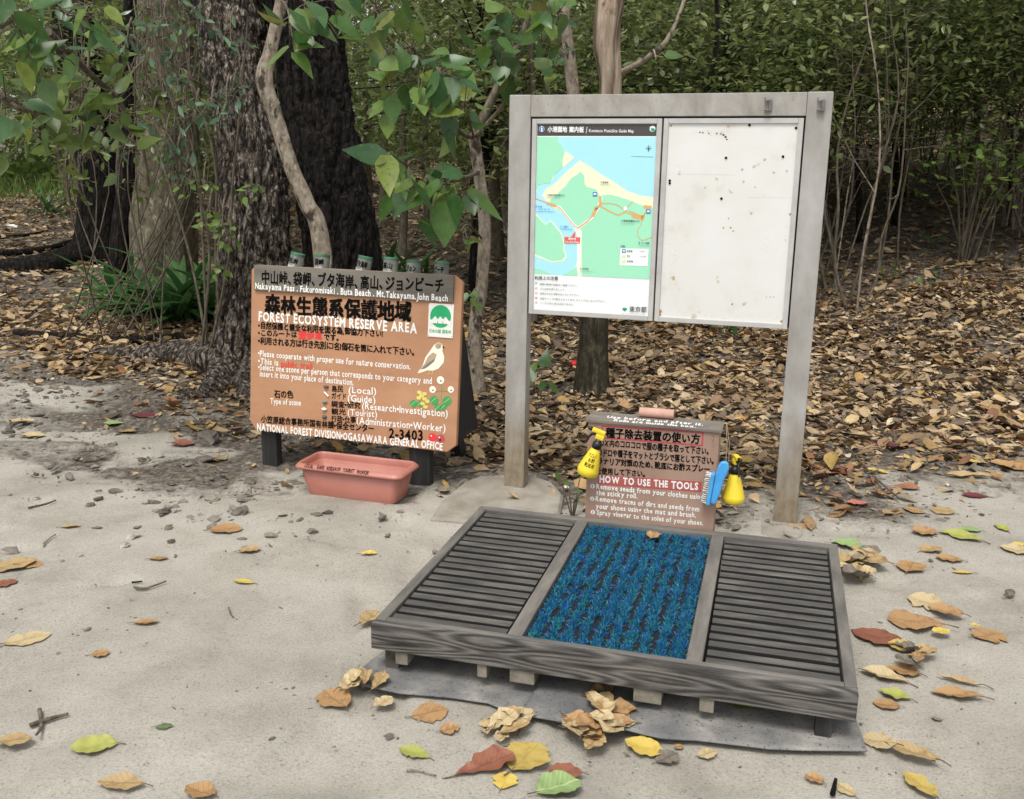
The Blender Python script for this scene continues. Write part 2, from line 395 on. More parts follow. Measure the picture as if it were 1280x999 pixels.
# ================================================================ MATERIALS OF THE BUILT THINGS
M_board_metal = surf('weathered_grey_board', [(.3, lin('#847f76')), (.48, lin('#98948d')), (.7, lin('#aaa7a2'))], 9, 9, .55, .25, 180, .0015, (1, 1, .7), .5, speck=(48, .60, lin('#8b857e')))
m, n, l, b = newmat('weathered_post'); M_post = m      # grey, stained brown where rain splashes soil up the foot
t = noise(n, l, 5, 7, .65, (1, 1, .5)); r = ramp(n, [(.3, lin('#85807a')), (.5, lin('#9b9893')), (.72, lin('#afadab'))]); l.new(t.outputs[0], r.inputs[0])
tc = n.new('ShaderNodeTexCoord'); sx_ = n.new('ShaderNodeSeparateXYZ'); l.new(tc.outputs['Object'], sx_.inputs[0])
t2 = noise(n, l, 9, 5, .6, (1, 1, .3)); ma = n.new('ShaderNodeMath'); ma.operation = 'MULTIPLY_ADD'; l.new(t2.outputs[0], ma.inputs[0]); ma.inputs[1].default_value = .9; l.new(sx_.outputs['Z'], ma.inputs[2])
r2 = ramp(n, [(.62, g(1)), (1.35, g(0))]); l.new(ma.outputs[0], r2.inputs[0])
t3 = noise(n, l, 40, 5, .7, (1, 1, .4)); r3 = ramp(n, [(.3, lin('#6e6250')), (.7, lin('#948873'))]); l.new(t3.outputs[0], r3.inputs[0])
mx = n.new('ShaderNodeMixRGB'); l.new(r2.outputs[0], mx.inputs[0]); l.new(r.outputs[0], mx.inputs[1]); l.new(r3.outputs[0], mx.inputs[2]); l.new(mx.outputs[0], b.inputs['Base Color'])
b.inputs['Roughness'].default_value = .55
bp = n.new('ShaderNodeBump'); bp.inputs['Strength'].default_value = .2; bp.inputs['Distance'].default_value = .002; l.new(t3.outputs[0], bp.inputs['Height']); l.new(bp.outputs[0], b.inputs['Normal'])
M_alu = surf('panel_trim_aluminium', [(.3, lin('#a3a29f')), (.7, lin('#bcbbb8'))], 6, 5, .42, .1, 160, .001, metal=.0)
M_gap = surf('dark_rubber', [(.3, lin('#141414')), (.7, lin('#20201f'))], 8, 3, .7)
M_white_panel = surf('white_enamel_stained', [(.25, lin('#c6c2b7')), (.42, lin('#d4d3ce')), (.7, lin('#d9d9d8'))], 4.5, 6, .4, .08, 120, .001, speck=(15, .66, lin('#b09a74')))
M_steel = surf('bare_steel', [(.3, lin('#5a5855')), (.7, lin('#8a8783'))], 20, 4, .45, metal=.5)
M_black = paint('black_paint', '#070606', .8); M_black.node_tree.nodes['Principled BSDF'].inputs['Specular IOR Level'].default_value = .12; M_white = paint('white_paint', '#e8e6e0', .55, .03); M_red = paint('red_paint', '#dc3036', .55)
M_brown_face = surf('brown_painted_board', [(.3, lin('#a07557')), (.5, lin('#ad7f5e')), (.72, lin('#b68a68'))], 2.4, 6, .62, .16, 90, .001, (1, 1, 2.5), speck=(34, .73, lin('#6f4c38')))
M_grey_plank = surf('grey_plank', [(.3, lin('#5b564e')), (.5, lin('#6d675e')), (.72, lin('#7b756b'))], 9, 6, .75, .3, 60, .002, (.25, 1, 1.6))
M_black_wood = surf('black_stained_wood', [(.3, lin('#141414')), (.55, lin('#262626')), (.78, lin('#4b4b4a'))], 20, 6, .75, .6, 50, .004, (1, 1, .12))
M_terracotta = surf('terracotta_plastic', [(.3, lin('#9c6254')), (.5, lin('#aa6e60')), (.72, lin('#b3776a'))], 3, 5, .42, .05, 120, .001, speck=(30, .72, lin('#c5968a')))
M_inner = M_terracotta
def wood(name, dark, mid, light, k=1.0, bump=.5):
    """weathered flat-sawn board: long bent growth rings along X, cracks between them"""
    m, n, l, b = newmat(name)
    tc = n.new('ShaderNodeTexCoord'); mp = n.new('ShaderNodeMapping'); mp.inputs['Scale'].default_value = (1.7 * k, 6, 12); l.new(tc.outputs['Object'], mp.inputs[0])
    t = n.new('ShaderNodeTexNoise'); t.inputs['Scale'].default_value = 1.0; t.inputs['Detail'].default_value = 1.0; t.inputs['Roughness'].default_value = .4; l.new(mp.outputs[0], t.inputs['Vector'])
    mu = n.new('ShaderNodeMath'); mu.operation = 'MULTIPLY'; mu.inputs[1].default_value = 84; l.new(t.outputs[0], mu.inputs[0])
    si = n.new('ShaderNodeMath'); si.operation = 'SINE'; l.new(mu.outputs[0], si.inputs[0])
    t2 = noise(n, l, 55, 8, .8, (.06, 1, 1)); ad = n.new('ShaderNodeMath'); ad.operation = 'MULTIPLY_ADD'; l.new(t2.outputs[0], ad.inputs[0]); ad.inputs[1].default_value = 1.6
    s2 = n.new('ShaderNodeMath'); s2.operation = 'MULTIPLY_ADD'; l.new(si.outputs[0], s2.inputs[0]); s2.inputs[1].default_value = .17; s2.inputs[2].default_value = -.3; l.new(s2.outputs[0], ad.inputs[2])
    r = ramp(n, [(.12, dark), (.42, mid), (.85, light)]); l.new(ad.outputs[0], r.inputs[0]); l.new(r.outputs[0], b.inputs['Base Color'])
    b.inputs['Roughness'].default_value = .85; b.inputs['Specular IOR Level'].default_value = .25
    bp = n.new('ShaderNodeBump'); bp.inputs['Strength'].default_value = bump; bp.inputs['Distance'].default_value = .003; l.new(ad.outputs[0], bp.inputs['Height']); l.new(bp.outputs[0], b.inputs['Normal'])
    return m
M_front_wood = wood('figured_weathered_wood', lin('#1a1918'), lin('#4a4744'), lin('#7c7872'))
M_rail = surf('weathered_rail_wood', [(.3, lin('#4a4743')), (.5, lin('#625e59')), (.72, lin('#7c776f'))], 16, 7, .85, .5, 40, .003, (.2, 1, 1))
M_rail_v = surf('weathered_rail_wood_lengthwise', [(.3, lin('#4a4743')), (.5, lin('#635f59')), (.72, lin('#7c766d'))], 16, 7, .85, .5, 40, .003, (1, .2, 1))
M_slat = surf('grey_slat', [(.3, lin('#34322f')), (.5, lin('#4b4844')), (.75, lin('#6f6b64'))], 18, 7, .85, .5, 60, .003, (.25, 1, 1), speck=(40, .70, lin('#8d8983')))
M_leg_wood = surf('damp_leg_wood', [(.3, lin('#38342e')), (.7, lin('#6a6459'))], 18, 5, .85, .4, 50, .003)
M_mat_base = surf('mat_backing', [(.3, lin('#070b10')), (.7, lin('#0b1620'))], 20, 4, .9)
M_bristle = leafmat('mat_bristle', ['#154a80', '#1f62ac', '#1a5592', '#207a8c', '#1a7858', '#2a6cbc', '#134470', '#2a9464', '#2a64bc', '#1a5a9c', '#207e80', '#1a4a88', '#1f66ac', '#349e62', '#164a80'], .5, .08)
M_sheet = surf('grey_ground_cloth', [(.3, lin('#545454')), (.46, lin('#686867')), (.57, lin('#827f7a')), (.7, lin('#a29d94'))], 4.2, 7, .9, .5, 220, .002, speck=(120, .60, lin('#3c3c3c')))
M_concrete = surf('concrete', [(.3, lin('#746d60')), (.5, lin('#8d867a')), (.72, lin('#9f998e'))], 7, 9, .9, .5, 70, .004, speck=(60, .66, lin('#77705f')))
M_box_face = surf('brown_box_paint', [(.3, lin('#8d7261')), (.5, lin('#9c7f6e')), (.72, lin('#a88b7a'))], 5, 6, .65, .2, 90, .001, (1, 1, .4))
M_lid = surf('worn_lid_wood', [(.3, lin('#57504a')), (.5, lin('#6f675f')), (.72, lin('#857c73'))], 16, 6, .8, .4, 60, .002, (.3, 1, 1), speck=(34, .66, lin('#37312d')))
M_roll = surf('pink_wood_handle', [(.3, lin('#a98072')), (.7, lin('#c49c8d'))], 9, 5, .7, .2, 60, .001)
M_yellow = surf('yellow_plastic', [(.3, lin('#dcc22c')), (.7, lin('#ead23a'))], 8, 3, .35, speck=(60, .72, lin('#b59c2c')))
M_blackpl = surf('black_plastic', [(.3, lin('#101010')), (.7, lin('#1c1c1c'))], 8, 3, .4)
M_blue = surf('blue_plastic', [(.3, lin('#3f93d2')), (.7, lin('#55a8e2'))], 8, 3, .35)
M_cord = surf('pale_cord', [(.3, lin('#7a6a55')), (.7, lin('#a18f76'))], 40, 3, .9)
M_hair = surf('white_brush_hair', [(.3, lin('#b9b6ac')), (.7, lin('#d8d6ce'))], 40, 3, .7)
M_tube_grey = surf('grey_tube', [(.3, lin('#4c4d48')), (.5, lin('#64655f')), (.7, lin('#7d7e76'))], 14, 6, .4); M_tube_green = surf('green_rim_paint', [(.3, lin('#2b4a3a')), (.7, lin('#3d7a58'))], 20, 5, .5)
M_emblem_green = paint('emblem_green', '#18a866', .5); M_leaf_paint = paint('leaf_green_paint', '#3f9a4e', .5); M_yel_paint = paint('yellow_paint', '#d9cc6a', .5); M_cream = paint('cream_paint', '#ebe6d2', .5, .02)
M_tan_paint = paint('tan_paint', '#b09a7c', .55); M_grey_paint = paint('grey_paint', '#74716c', .55); M_pinkred = paint('pink_red_paint', '#b8444e', .55)

# ================================================================ INFORMATION BOARD
YAW_S = -0.3158; S0 = (-0.0327, 4.4867, 0.0); SW, ST, SP = 1.3789, 1.8512, 0.1003; PZ, QZ, DU = 1.7525, 0.8748, 0.6927
pS = Plane(S0, YAW_S)
board = thing('information_board', 'big grey framed notice board on two posts with park map and empty white panel', 'notice board', S0, YAW_S)
for u0, u1 in ((0, SP), (SW - SP, SW)):
    b_ = MB(); b_.box(u0, u1, 0, .075, -.25, ST, .004); obj('post', b_, M_post, board)
b_ = MB(); b_.box(SP + .001, SW - SP - .001, .0, .075, PZ + .004, ST - .0015, .003); obj('top_beam', b_, M_board_metal, board)
b_ = MB(); b_.box(SP + .002, SW - SP - .002, .03, .06, QZ + .004, PZ + .002); obj('backing', b_, M_gap, board)
fS = lambda u, v, lift: (u, -lift, v)
def panel(u0, u1, name, mat_, label):
    pb = MB(); z0, z1 = QZ, PZ - .004; t = .021; e = .004
    pb.box(u0, u1, .012, .03, z0, z1, .002, 0)
    fr = MB()
    fr.box(u0, u0 + t, e, .0125, z0, z1, .0015); fr.box(u1 - t, u1, e, .0125, z0, z1, .0015)
    fr.box(u0 + t + .0005, u1 - t - .0005, e, .0125, z0, z0 + t, .0015); fr.box(u0 + t + .0005, u1 - t - .0005, e, .0125, z1 - t, z1, .0015)
    o = obj(name, pb, mat_, board, label); obj('panel_trim', fr, M_alu, o); return o
mp_panel = panel(SP + .007, DU - .004, 'map_panel', M_white, 'panel with a green and blue park map')
wh_panel = panel(DU + .004, SW - SP - .007, 'blank_panel', M_white_panel, 'empty white panel with rust specks and pin holes')
b_ = MB()
for cx, cy in ((364, 176), (546, 187), (272, 304), (495, 299), (52, 393), (52, 403), (254, 463)):
    u, v = pS.uv(820 + cx / 3.121, 100 + cy / 3.121); disc(b_, lambda a, c, l_: (a, .012 - l_, c), (u, v), .0055, 0, .0012, 12)
    b_.lathe([(.0055, 0), (.005, .003)], 10, 0, Matrix.Translation((u, .0115, v)) @ Matrix.Rotation(R_(90), 4, 'X'))
obj('pin', b_, M_black, wh_panel)
# faint dents, scratches and rust runs on the empty panel
b_ = MB()
for cx, cy, r, k in ((335, 350, 5, 0), (380, 340, 5, 0), (424, 311, 5, 0), (459, 362, 5, 0), (510, 356, 5, 0), (340, 397, 5, 0), (386, 419, 4, 0), (190, 421, 4, 0), (370, 521, 5, 0), (290, 577, 4, 1), (282, 541, 3, 1), (300, 590, 3, 1), (262, 578, 3, 1), (15, 905, 7, 1), (15, 918, 5, 1), (523, 525, 4, 1), (296, 877, 4, 1), (58, 178, 4, 1), (490, 943, 5, 1), (430, 848, 3, 0), (444, 848, 3, 0), (458, 848, 3, 0), (170, 204, 3, 2), (182, 206, 3, 2), (236, 208, 3, 2), (252, 210, 4, 1), (262, 214, 4, 2), (270, 222, 5, 2), (205, 208, 3, 2), (275, 232, 3, 2)):
    u, v = pS.uv(820 + cx / 3.121, 100 + cy / 3.121)
    poly(b_, lambda a, c, l_: (a, .012 - l_, c), [(u + .0021 * r * .55 * random.uniform(.7, 1.3) * math.cos(i * .9), v + .0021 * r * .55 * random.uniform(.7, 1.3) * math.sin(i * .9)) for i in range(7)], k, .0006)
for i in range(170):
    cx, cy = random.choice(((random.gauss(430, 50), random.gauss(640, 28)), (random.gauss(225, 45), random.gauss(208, 7)), (random.uniform(40, 500), random.uniform(915, 945)), (random.uniform(30, 80), random.uniform(560, 720)))); u, v = pS.uv(820 + cx / 3.121, 100 + cy / 3.121)
    stroke(b_, lambda a, c, l_: (a, .012 - l_, c), [(u, v), (u + random.uniform(-.008, .008), v + random.uniform(-.004, .006))], .0007, 0, .0005)
for (x0, y0, x1, y1) in ((80, 367, 310, 371), (355, 459, 525, 461)):
    stroke(b_, lambda a, c, l_: (a, .012 - l_, c), [pS.uv(820 + x0 / 3.121, 100 + y0 / 3.121), pS.uv(820 + x1 / 3.121, 100 + y1 / 3.121)], .0008, 0, .0004)
obj('rust_marks', b_, [paint('dent_grey', '#b3b2ae', .5), paint('rust', '#a9834d', .8), paint('dark_scuff', '#57555a', .8)], wh_panel)
for cu in (963, 1029):
    u, v = pS.uv(cu, 132); b_ = MB()
    b_.box(u - .004, u + .006, -.022, -.001, v - .024, v + .024, .002); b_.box(u - .024, u - .0045, -.02, -.004, v + .015, v + .022, .002); b_.box(u - .024, u - .0045, -.02, -.004, v - .022, v - .015, .002)
    b_.tube([(u - .022, -.012, v + .018), (u - .022, -.012, v + .03)], .003, 6)
    obj('bracket', b_, M_steel, board)
# ---- the printed map
MCOL = dict(white='#e9ecec', head='#45413f', sea='#a6e0ef', land='#9cdfbb', sand='#e6efc9', road='#d9a565', black='#2f3436', red='#e0604c', blue='#2f6fc0', ginkgo='#179a6a', grey='#9aa4a4', pale='#c9e7a0')
mk = list(MCOL); MM = [paint('print_' + k, MCOL[k], .4, .01) for k in mk]; MI = {k: i for i, k in enumerate(mk)}
b_ = MB(); K4 = 7.136
fM = lambda u, v, l_: (u, .012 - l_, v)
def q4(x, y): return pS.uv(660 + x / K4, 140 + y / K4)
def q5(x, y): return pS.uv(660 + x / K4, 270 + y / K4)
mu0, mu1 = SP + .03, DU - .027; mv0, mv1 = QZ + .024, PZ - .027
def cl(p): return (min(max(p[0], mu0), mu1), min(max(p[1], mv0), mv1))
def pg(pts, col, lv, f=q4): poly(b_, fM, [cl(f(*p)) for p in pts], MI[col], .0004 + lv * .00035)
_, hv = q4(600, 214); _, bv = q5(560, 543)
poly(b_, fM, [(mu0, mv0), (mu1, mv0), (mu1, mv1), (mu0, mv1)], MI['white'], .0004)
poly(b_, fM, [(mu0, bv), (mu1, bv), (mu1, hv - .004), (mu0, hv - .004)], MI['sea'], .0008)
poly(b_, fM, [(mu0, hv), (mu1, hv), (mu1, mv1), (mu0, mv1)], MI['head'], .0008)
D5 = 927.7
def clb(pts, col, lv): poly(b_, fM, [(lambda p: (min(max(p[0], mu0), mu1), min(max(p[1], bv), hv - .004)))(q4(*p)) for p in pts], MI[col], .0004 + lv * .00035)
clb([(40, 215), (255, 215), (265, 265), (300, 310), (320, 360), (308, 430), (300, 490), (250, 545), (232, 570), (200, 625), (130, 640), (90, 655), (75, 690), (40, 730)], 'sand', 2)
clb([(40, 215), (255, 215), (265, 265), (300, 310), (320, 360), (302, 430), (300, 490), (250, 545), (215, 580), (190, 635), (130, 638), (85, 658), (40, 700)], 'land', 3)
clb([(325, 348), (410, 405), (308, 500), (302, 430)], 'sand', 3)
clb([(118, 745), (150, 690), (230, 640), (330, 540), (455, 432), (560, 495), (650, 560), (760, 622), (880, 705), (1000, 745), (1160, 762), (1160, 1600), (440, 1600), (350, 1455), (420, 1380), (438, 1300), (430, 1190), (430, 1110), (400, 1010), (330, 930), (240, 870), (160, 800)], 'sand', 2)
clb([(240, 745), (330, 660), (380, 590), (440, 555), (460, 530), (495, 565), (500, 640), (520, 670), (600, 690), (640, 760), (660, 742), (740, 740), (800, 755), (920, 795), (1000, 830), (1160, 860), (1160, 1600), (470, 1600), (475, 1060), (440, 1035), (400, 1000), (330, 930), (190, 815), (195, 780)], 'land', 3)
clb([(40, 905), (150, 1000), (200, 965), (295, 1080), (322, 1180), (318, 1240), (335, 1262), (338, 1300), (310, 1335), (205, 1345), (40, 1285)], 'sand', 2)
clb([(40, 920), (150, 1010), (195, 975), (285, 1085), (312, 1180), (308, 1240), (325, 1262), (325, 1290), (295, 1325), (205, 1332), (40, 1268)], 'land', 3)
clb([(40, 1398), (110, 1408), (200, 1450), (40, 1600)], 'land', 3); clb([(300, 1470), (400, 1405), (425, 1380), (440, 1600)], 'land', 3)
def rd(pts, w, col='road', lv=5): stroke(b_, fM, [q4(*p) for p in pts], w, MI[col], .0004 + lv * .00035)
for pts, w in (([(230, 845), (275, 850), (330, 920), (400, 1005), (440, 1040), (570, 940), (620, 860), (650, 770)], .0125),): rd(pts, w, 'white', 4)
rd([(40, 765), (165, 810), (230, 842), (272, 850), (330, 922), (400, 1005), (440, 1038)], .004); rd([(170, 815), (240, 840)], .012)
rd([(440, 1038), (520, 980), (575, 925)], .006); rd([(575, 925), (605, 860)], .015); rd([(600, 870), (640, 830), (640, 760)], .011); rd([(640, 818), (720, 815), (790, 828), (850, 870)], .004)
rd([(650, 845), (720, 885), (800, 922), (870, 890), (940, 925), (1000, 945)], .006); rd([(860, 880), (890, 840), (930, 800)], .003); rd([(940, 925), (1020, 945)], .02); rd([(1010, 945), (1045, 900), (1060, 850)], .007); rd([(900, 885), (980, 920)], .004)
rd([(1012, 950), (1005, 1010), (975, 1050), (975, 1110), (1010, 1148), (1050, 1140), (1110, 1112)], .0028); rd([(1035, 845), (1090, 850)], .012)
pg([(430, 1090), (450, 1040), (470, 1060), (476, 1100), (465, 1200), (455, 1530), (440, 1530), (430, 1200)], 'white', 4)
pg([(320, 188), (462, 192), (458, 248), (318, 243)], 'red', 6, q5); pg([(418, 135), (374, 195), (412, 195)], 'red', 7, q5)
disc(b_, fM, q4(865, 862), .009, MI['white'], .003)
for cx, cy, r, f in ((593, 735, 19, q4), (1070, 889, 19, q4), (852, 315, 16, q5)):
    pg([(cx - r, cy - r), (cx + r, cy - r), (cx + r, cy + r), (cx - r, cy + r)], 'blue', 7, f); pg([(cx - r * .6, cy - r * .5), (cx + r * .6, cy - r * .5), (cx + r * .6, cy + r * .35), (cx - r * .6, cy + r * .35)], 'white', 8, f)
pg([(820, 290), (1072, 296), (1064, 450), (812, 442)], 'white', 5, q5)
for cy in (365, 410): pg([(836, cy - 15), (866, cy - 14), (865, cy + 15), (835, cy + 14)], 'pale', 6, q5)
pg([(836, 300), (868, 301), (867, 331), (835, 330)], 'blue', 6, q5)
disc(b_, fM, q4(117, 152), .0125, MI['white'], .0022, 24); disc(b_, fM, q4(117, 152), .0112, MI['blue'], .0026, 24)
disc(b_, fM, q4(1107, 150), .0125, MI['white'], .0022, 24); disc(b_, fM, (q4(1110, 158)), .009, MI['ginkgo'], .0026, 16, .007); disc(b_, fM, (q4(1092, 138)), .005, MI['sea'], .003, 12)
u, v = q4(1072, 325); stroke(b_, fM, [(u - .013, v), (u + .013, v)], .0012, MI['black'], .0022); stroke(b_, fM, [(u, v - .014), (u, v + .014)], .002, MI['black'], .0024); disc(b_, fM, (u, v), .004, MI['black'], .003, 8)
for k in range(12): stroke(b_, fM, [(u + .009 * math.cos(k * .5236), v + .009 * math.sin(k * .5236)), (u + .009 * math.cos(k * .5236 + .5236), v + .009 * math.sin(k * .5236 + .5236))], .0008, MI['black'], .0022)
stroke(b_, fM, [q4(915, 395), q4(1110, 402)], .0012, MI['black'], .0022)
u, v = q5(858, 833)                         # the little fan shaped leaf emblem
for k in (-1, 0, 1): disc(b_, fM, (u + k * .0055, v + .0012 * (k == 0)), .0055, MI['ginkgo'], .0022 + .0002 * k, 14, .0052)
poly(b_, fM, [(u - .008, v - .003), (u, v - .011), (u + .008, v - .003)], MI['ginkgo'], .0026)
for cy, c_ in ((602, 'blue'), (648, 'red'), (690, 'red'), (735, 'black'), (775, 'red')):
    disc(b_, fM, q5(68, cy), .0052, MI[c_], .0012, 14); disc(b_, fM, q5(68, cy), .003, MI['white'], .0016, 10)
def mt(tx, p0, p1, h, c_, w=.01, f=q4): write(b_, fM, tx, cl(f(*p0)), cl(f(*p1)), h / K4 * .00371, MI[c_], w, .0, .0046)
mt('小港園地 案内板', (170, 178), (495, 182), 46, 'white', .03); mt('/', (512, 188), (528, 188), 50, 'white', .02); mt('Kominato PicnicSite Guide Map', (540, 179), (942, 183), 24, 'white', .02)
poly(b_, fM, [q4(112, 140), q4(124, 140), q4(124, 176), q4(112, 176)], MI['white'], .003); disc(b_, fM, q4(118, 130), .003, MI['white'], .003, 10)
mt('小港海岸', (640, 636), (714, 638), 16, 'black'); mt('Kominato Beach', (640, 654), (736, 657), 9, 'grey')
mt('小港海岸遊歩道入口', (162, 750), (322, 753), 17, 'black'); mt('Kominato Trail Entrance', (162, 768), (280, 771), 10, 'grey')
mt('至 中山峠', (62, 852), (122, 854), 17, 'blue'); mt('ジョンビーチ', (85, 874), (190, 878), 16, 'blue'); mt('To Nakayama Pass, John Beach', (62, 890), (228, 896), 9, 'blue')
mt('八ッ瀬川', (282, 104), (355, 106), 17, 'blue', f=q5); mt('Yatsuse River', (282, 122), (390, 127), 10, 'blue', f=q5)
mt('現在地', (355, 216), (425, 218), 22, 'white', .02, q5); mt('You Are Here', (326, 240), (454, 244), 17, 'white', .02, q5)
mt('小港海岸園地入口', (825, 52), (992, 56), 17, 'black', f=q5); mt('Kominato Park Entrance', (825, 72), (945, 76), 10, 'grey', f=q5)
mt('至 コペペ海岸', (982, 250), (1080, 253), 17, 'black', f=q5); mt('To Kopepe Beach', (982, 266), (1080, 270), 10, 'grey', f=q5)
mt('凡例', (822, 282), (862, 283), 20, 'black', f=q5); mt('駐車場', (878, 322), (928, 323), 15, 'black', f=q5); mt('トイレ', (990, 324), (1042, 325), 14, 'black', f=q5)
mt('芝生', (878, 366), (908, 367), 15, 'black', f=q5); mt('ベンチ', (998, 370), (1048, 371), 14, 'black', f=q5); mt('自然林', (876, 413), (936, 415), 15, 'black', f=q5)
mt('至 大村方面', (460, 480), (535, 482), 16, 'black', f=q5); mt('To Omura', (460, 498), (575, 501), 9, 'grey', f=q5)
mt('利用上の注意', (55, 570), (265, 575), 34, 'black', .012, q5)
for tx, x0, y0, x1, y1 in (('植物や動物の採取はご遠慮ください。', 100, 618, 442, 634), ('ゴミは持ち帰りましょう。', 100, 660, 335, 670), ('自然を大切に落書きはしないで下さい。', 100, 702, 458, 718), ('全面キャンプは禁止となってます。キャンプはしないで下さい。', 100, 746, 692, 774), ('ここから先に出口はありません。', 100, 786, 412, 802)):
    mt(tx, (x0, y0), (x1, y1), 18, 'black', .004, q5)
mt('東京都', (898, 858), (1056, 864), 50, 'black', .006, q5); mt('TOKYO METROPOLITAN GOVERNMENT', (828, 876), (1050, 886), 9, 'grey', .0, q5)
obj('map_print', b_, MM, mp_panel)

# concrete footings under the two posts
def footing(name, label, pts, top, g_=None):
    mb = MB(); c = Vector((sum(p[0] for p in pts) / len(pts), sum(p[1] for p in pts) / len(pts), 0)); n_ = len(pts)
    rings = []
    for k, z in ((1.06, -.08), (1.0, top - .012), (.96, top)):
        rings.append([((p[0] - c.x) * k, (p[1] - c.y) * k, z + random.uniform(-.002, .002)) for p in pts])
    vs = [v for r_ in rings for v in r_]; fs = [list(range(2 * n_, 3 * n_))]
    for i in range(2):
        for k in range(n_): fs.append((i * n_ + k, i * n_ + (k + 1) % n_, (i + 1) * n_ + (k + 1) % n_, (i + 1) * n_ + k))
    mb.add(vs, fs); o = obj(name, mb, M_concrete); o.location = c; return tag(o, label, 'footing')
def gp(px, py, z=0.0): q = at(px, py, z); return (q.x, q.y)
footing('concrete_footing', 'pale concrete pad round the foot of the left post of the notice board', [gp(538, 652), gp(552, 630), gp(580, 606), gp(600, 599), gp(660, 597), gp(690, 606), gp(704, 622), gp(700, 645), gp(680, 660), gp(630, 662), gp(575, 655)], .02)
footing('concrete_footing', 'sand covered concrete footing at the foot of the right post beside the platform', [gp(950, 668), gp(952, 645), gp(966, 640), gp(996, 642), gp(1004, 655), gp(1002, 672), gp(985, 680)], .005)

# ================================================================ BROWN FOREST RESERVE SIGN
YAW_B, TILT_B = -0.3393, 0.0969; B0 = Vector((-1.3575, 4.8123, 0.2)); BW, BL = 1.1572, 0.8461
pB = Plane(B0, YAW_B, TILT_B)
sign = thing('reserve_sign', 'brown hand painted forest reserve sign on black wooden legs, white and black writing', 'sign', (B0.x, B0.y, 0), YAW_B)
MT = Matrix.Translation((0, 0, .2)) @ Matrix.Rotation(-TILT_B, 4, 'X')
b_ = MB(); ch = .045
b_.prism([(ch * .8, 0), (BW - ch, 0), (BW, ch * .8), (BW, BL - ch * .7), (BW - ch, BL), (ch * .6, BL), (0, BL - ch * .6), (0, ch)], 0, .028, 0, MT)
face = obj('board', b_, M_brown_face, sign)
mod = face.modifiers.new('edge', 'BEVEL'); mod.width = .004; mod.segments = 2
b_ = MB(); u0, v0 = pB.uv(300 + 82 / 4.267, 300 + 268 / 4.267); u1, v1 = pB.uv(300 + 1146 / 4.267, 300 + 205 / 4.267)
b_.box(u0, u1, -.014, -.001, v0, v0 + .128, .003, 0, MT); plank = obj('name_plank', b_, M_grey_plank, sign, 'grey plank naming the trails along the top')
for u0, u1 in ((.045, .135), (.895, 1.005)):
    b_ = MB(); b_.box(u0, u1, .032, .085, -.06, .32, .004); obj('leg', b_, M_black_wood, sign)
    b_ = MB(); a = Vector((u0 + .03, .10, .95)); c = Vector((u0 + .03, .62, -.05))
    d = (c - a).normalized(); 
    b_.add([(u0 + x, y, z) for x in (0, .06) for y, z in ((.085, 1.0), (.135, 1.0), (.66, -.03), (.58, -.03))], [(0, 3, 2, 1), (4, 5, 6, 7), (0, 1, 5, 4), (1, 2, 6, 5), (2, 3, 7, 6), (3, 0, 4, 7)]); obj('rear_leg', b_, M_black_wood, sign)
for u0 in (.02, 1.085):
    b_ = MB(); vs = [(u0 + x, y, z) for x in (0, .022) for y, z in ((.055, .22), (.42, .22), (.135, 1.0), (.112, 1.0))]
    b_.add(vs, [(0, 3, 2, 1), (4, 5, 6, 7), (0, 1, 5, 4), (1, 2, 6, 5), (2, 3, 7, 6), (3, 0, 4, 7)]); obj('side_panel', b_, M_black_wood, sign)
b_ = MB(); b_.box(.14, .89, .06, .1, .30, .37, .004); obj('cross_rail', b_, M_black_wood, sign)
BC = dict(black=M_black, white=M_white, red=M_red, green=M_emblem_green, leaf=M_leaf_paint, yel=M_yel_paint, cream=M_cream, tan=M_tan_paint, grey=M_grey_paint, pink=M_pinkred); bk = list(BC); BI = {k: i for i, k in enumerate(bk)}
fB = lambda u, v, l_: tuple(MT @ Vector((u, -l_, v)))
KB = 1280 / 300
def c6(x, y): return pB.uv(300 + x / KB, 300 + y / KB)
def c7(x, y): return pB.uv(300 + x / KB, 460 + y / KB)
PXM = .00432 / KB
b_ = MB()
def bt(tx, p0, p1, h, c_, f, w=.03, mb=None, lift=.0012): write(mb or b_, fB, tx, f(*p0), f(*p1), h * PXM, BI[c_], w, .03, lift)
nb = MB()
bt('中山峠、袋岬、ブタ海岸、高山、ジョンビーチ', (122, 232), (1095, 280), 64, 'black', c6, .022, nb, .016)
bt('Nakayama Pass . Fukuromisaki . Buta Beach . Mt.Takayama.John Beach', (90, 260), (1118, 328), 30, 'white', c6, .028, nb, .016)
obj('lettering', nb, [BC[k] for k in bk], plank)
bt('森林生態系保護地域', (133, 388), (915, 432), 88, 'black', c6, .04)
bt('FOREST ECOSYSTEM RESERVE AREA', (100, 430), (948, 496), 46, 'white', c6, .035)
bt('・自然保護と健全な利用を図る為,御協力下さい!', (98, 472), (765, 518), 34, 'black', c6)
bt('・このルートは', (98, 512), (305, 522), 34, 'black', c6); bt('遊歩道', (312, 526), (440, 533), 40, 'red', c6, .035); bt('です。', (446, 536), (535, 540), 34, 'black', c6)
bt('・利用される方は行き先別に1名1個石を筒に入れて下さい。', (98, 554), (938, 618), 36, 'black', c6)
bt('・Please cooperate with proper use for nature conservation.', (98, 620), (912, 692), 30, 'white', c6, .022)
bt('・This is', (98, 660), (208, 670), 30, 'white', c6, .022); bt('public trail', (220, 676), (388, 688), 30, 'red', c6, .015); bt('.', (391, 690), (396, 690), 30, 'white', c6)
bt('・Select one stone per person that corresponds to your category and', (98, 692), (1026, 768), 30, 'white', c6, .022)
bt('insert it into your place of destination.', (106, 728), (608, 775), 30, 'white', c6, .022)
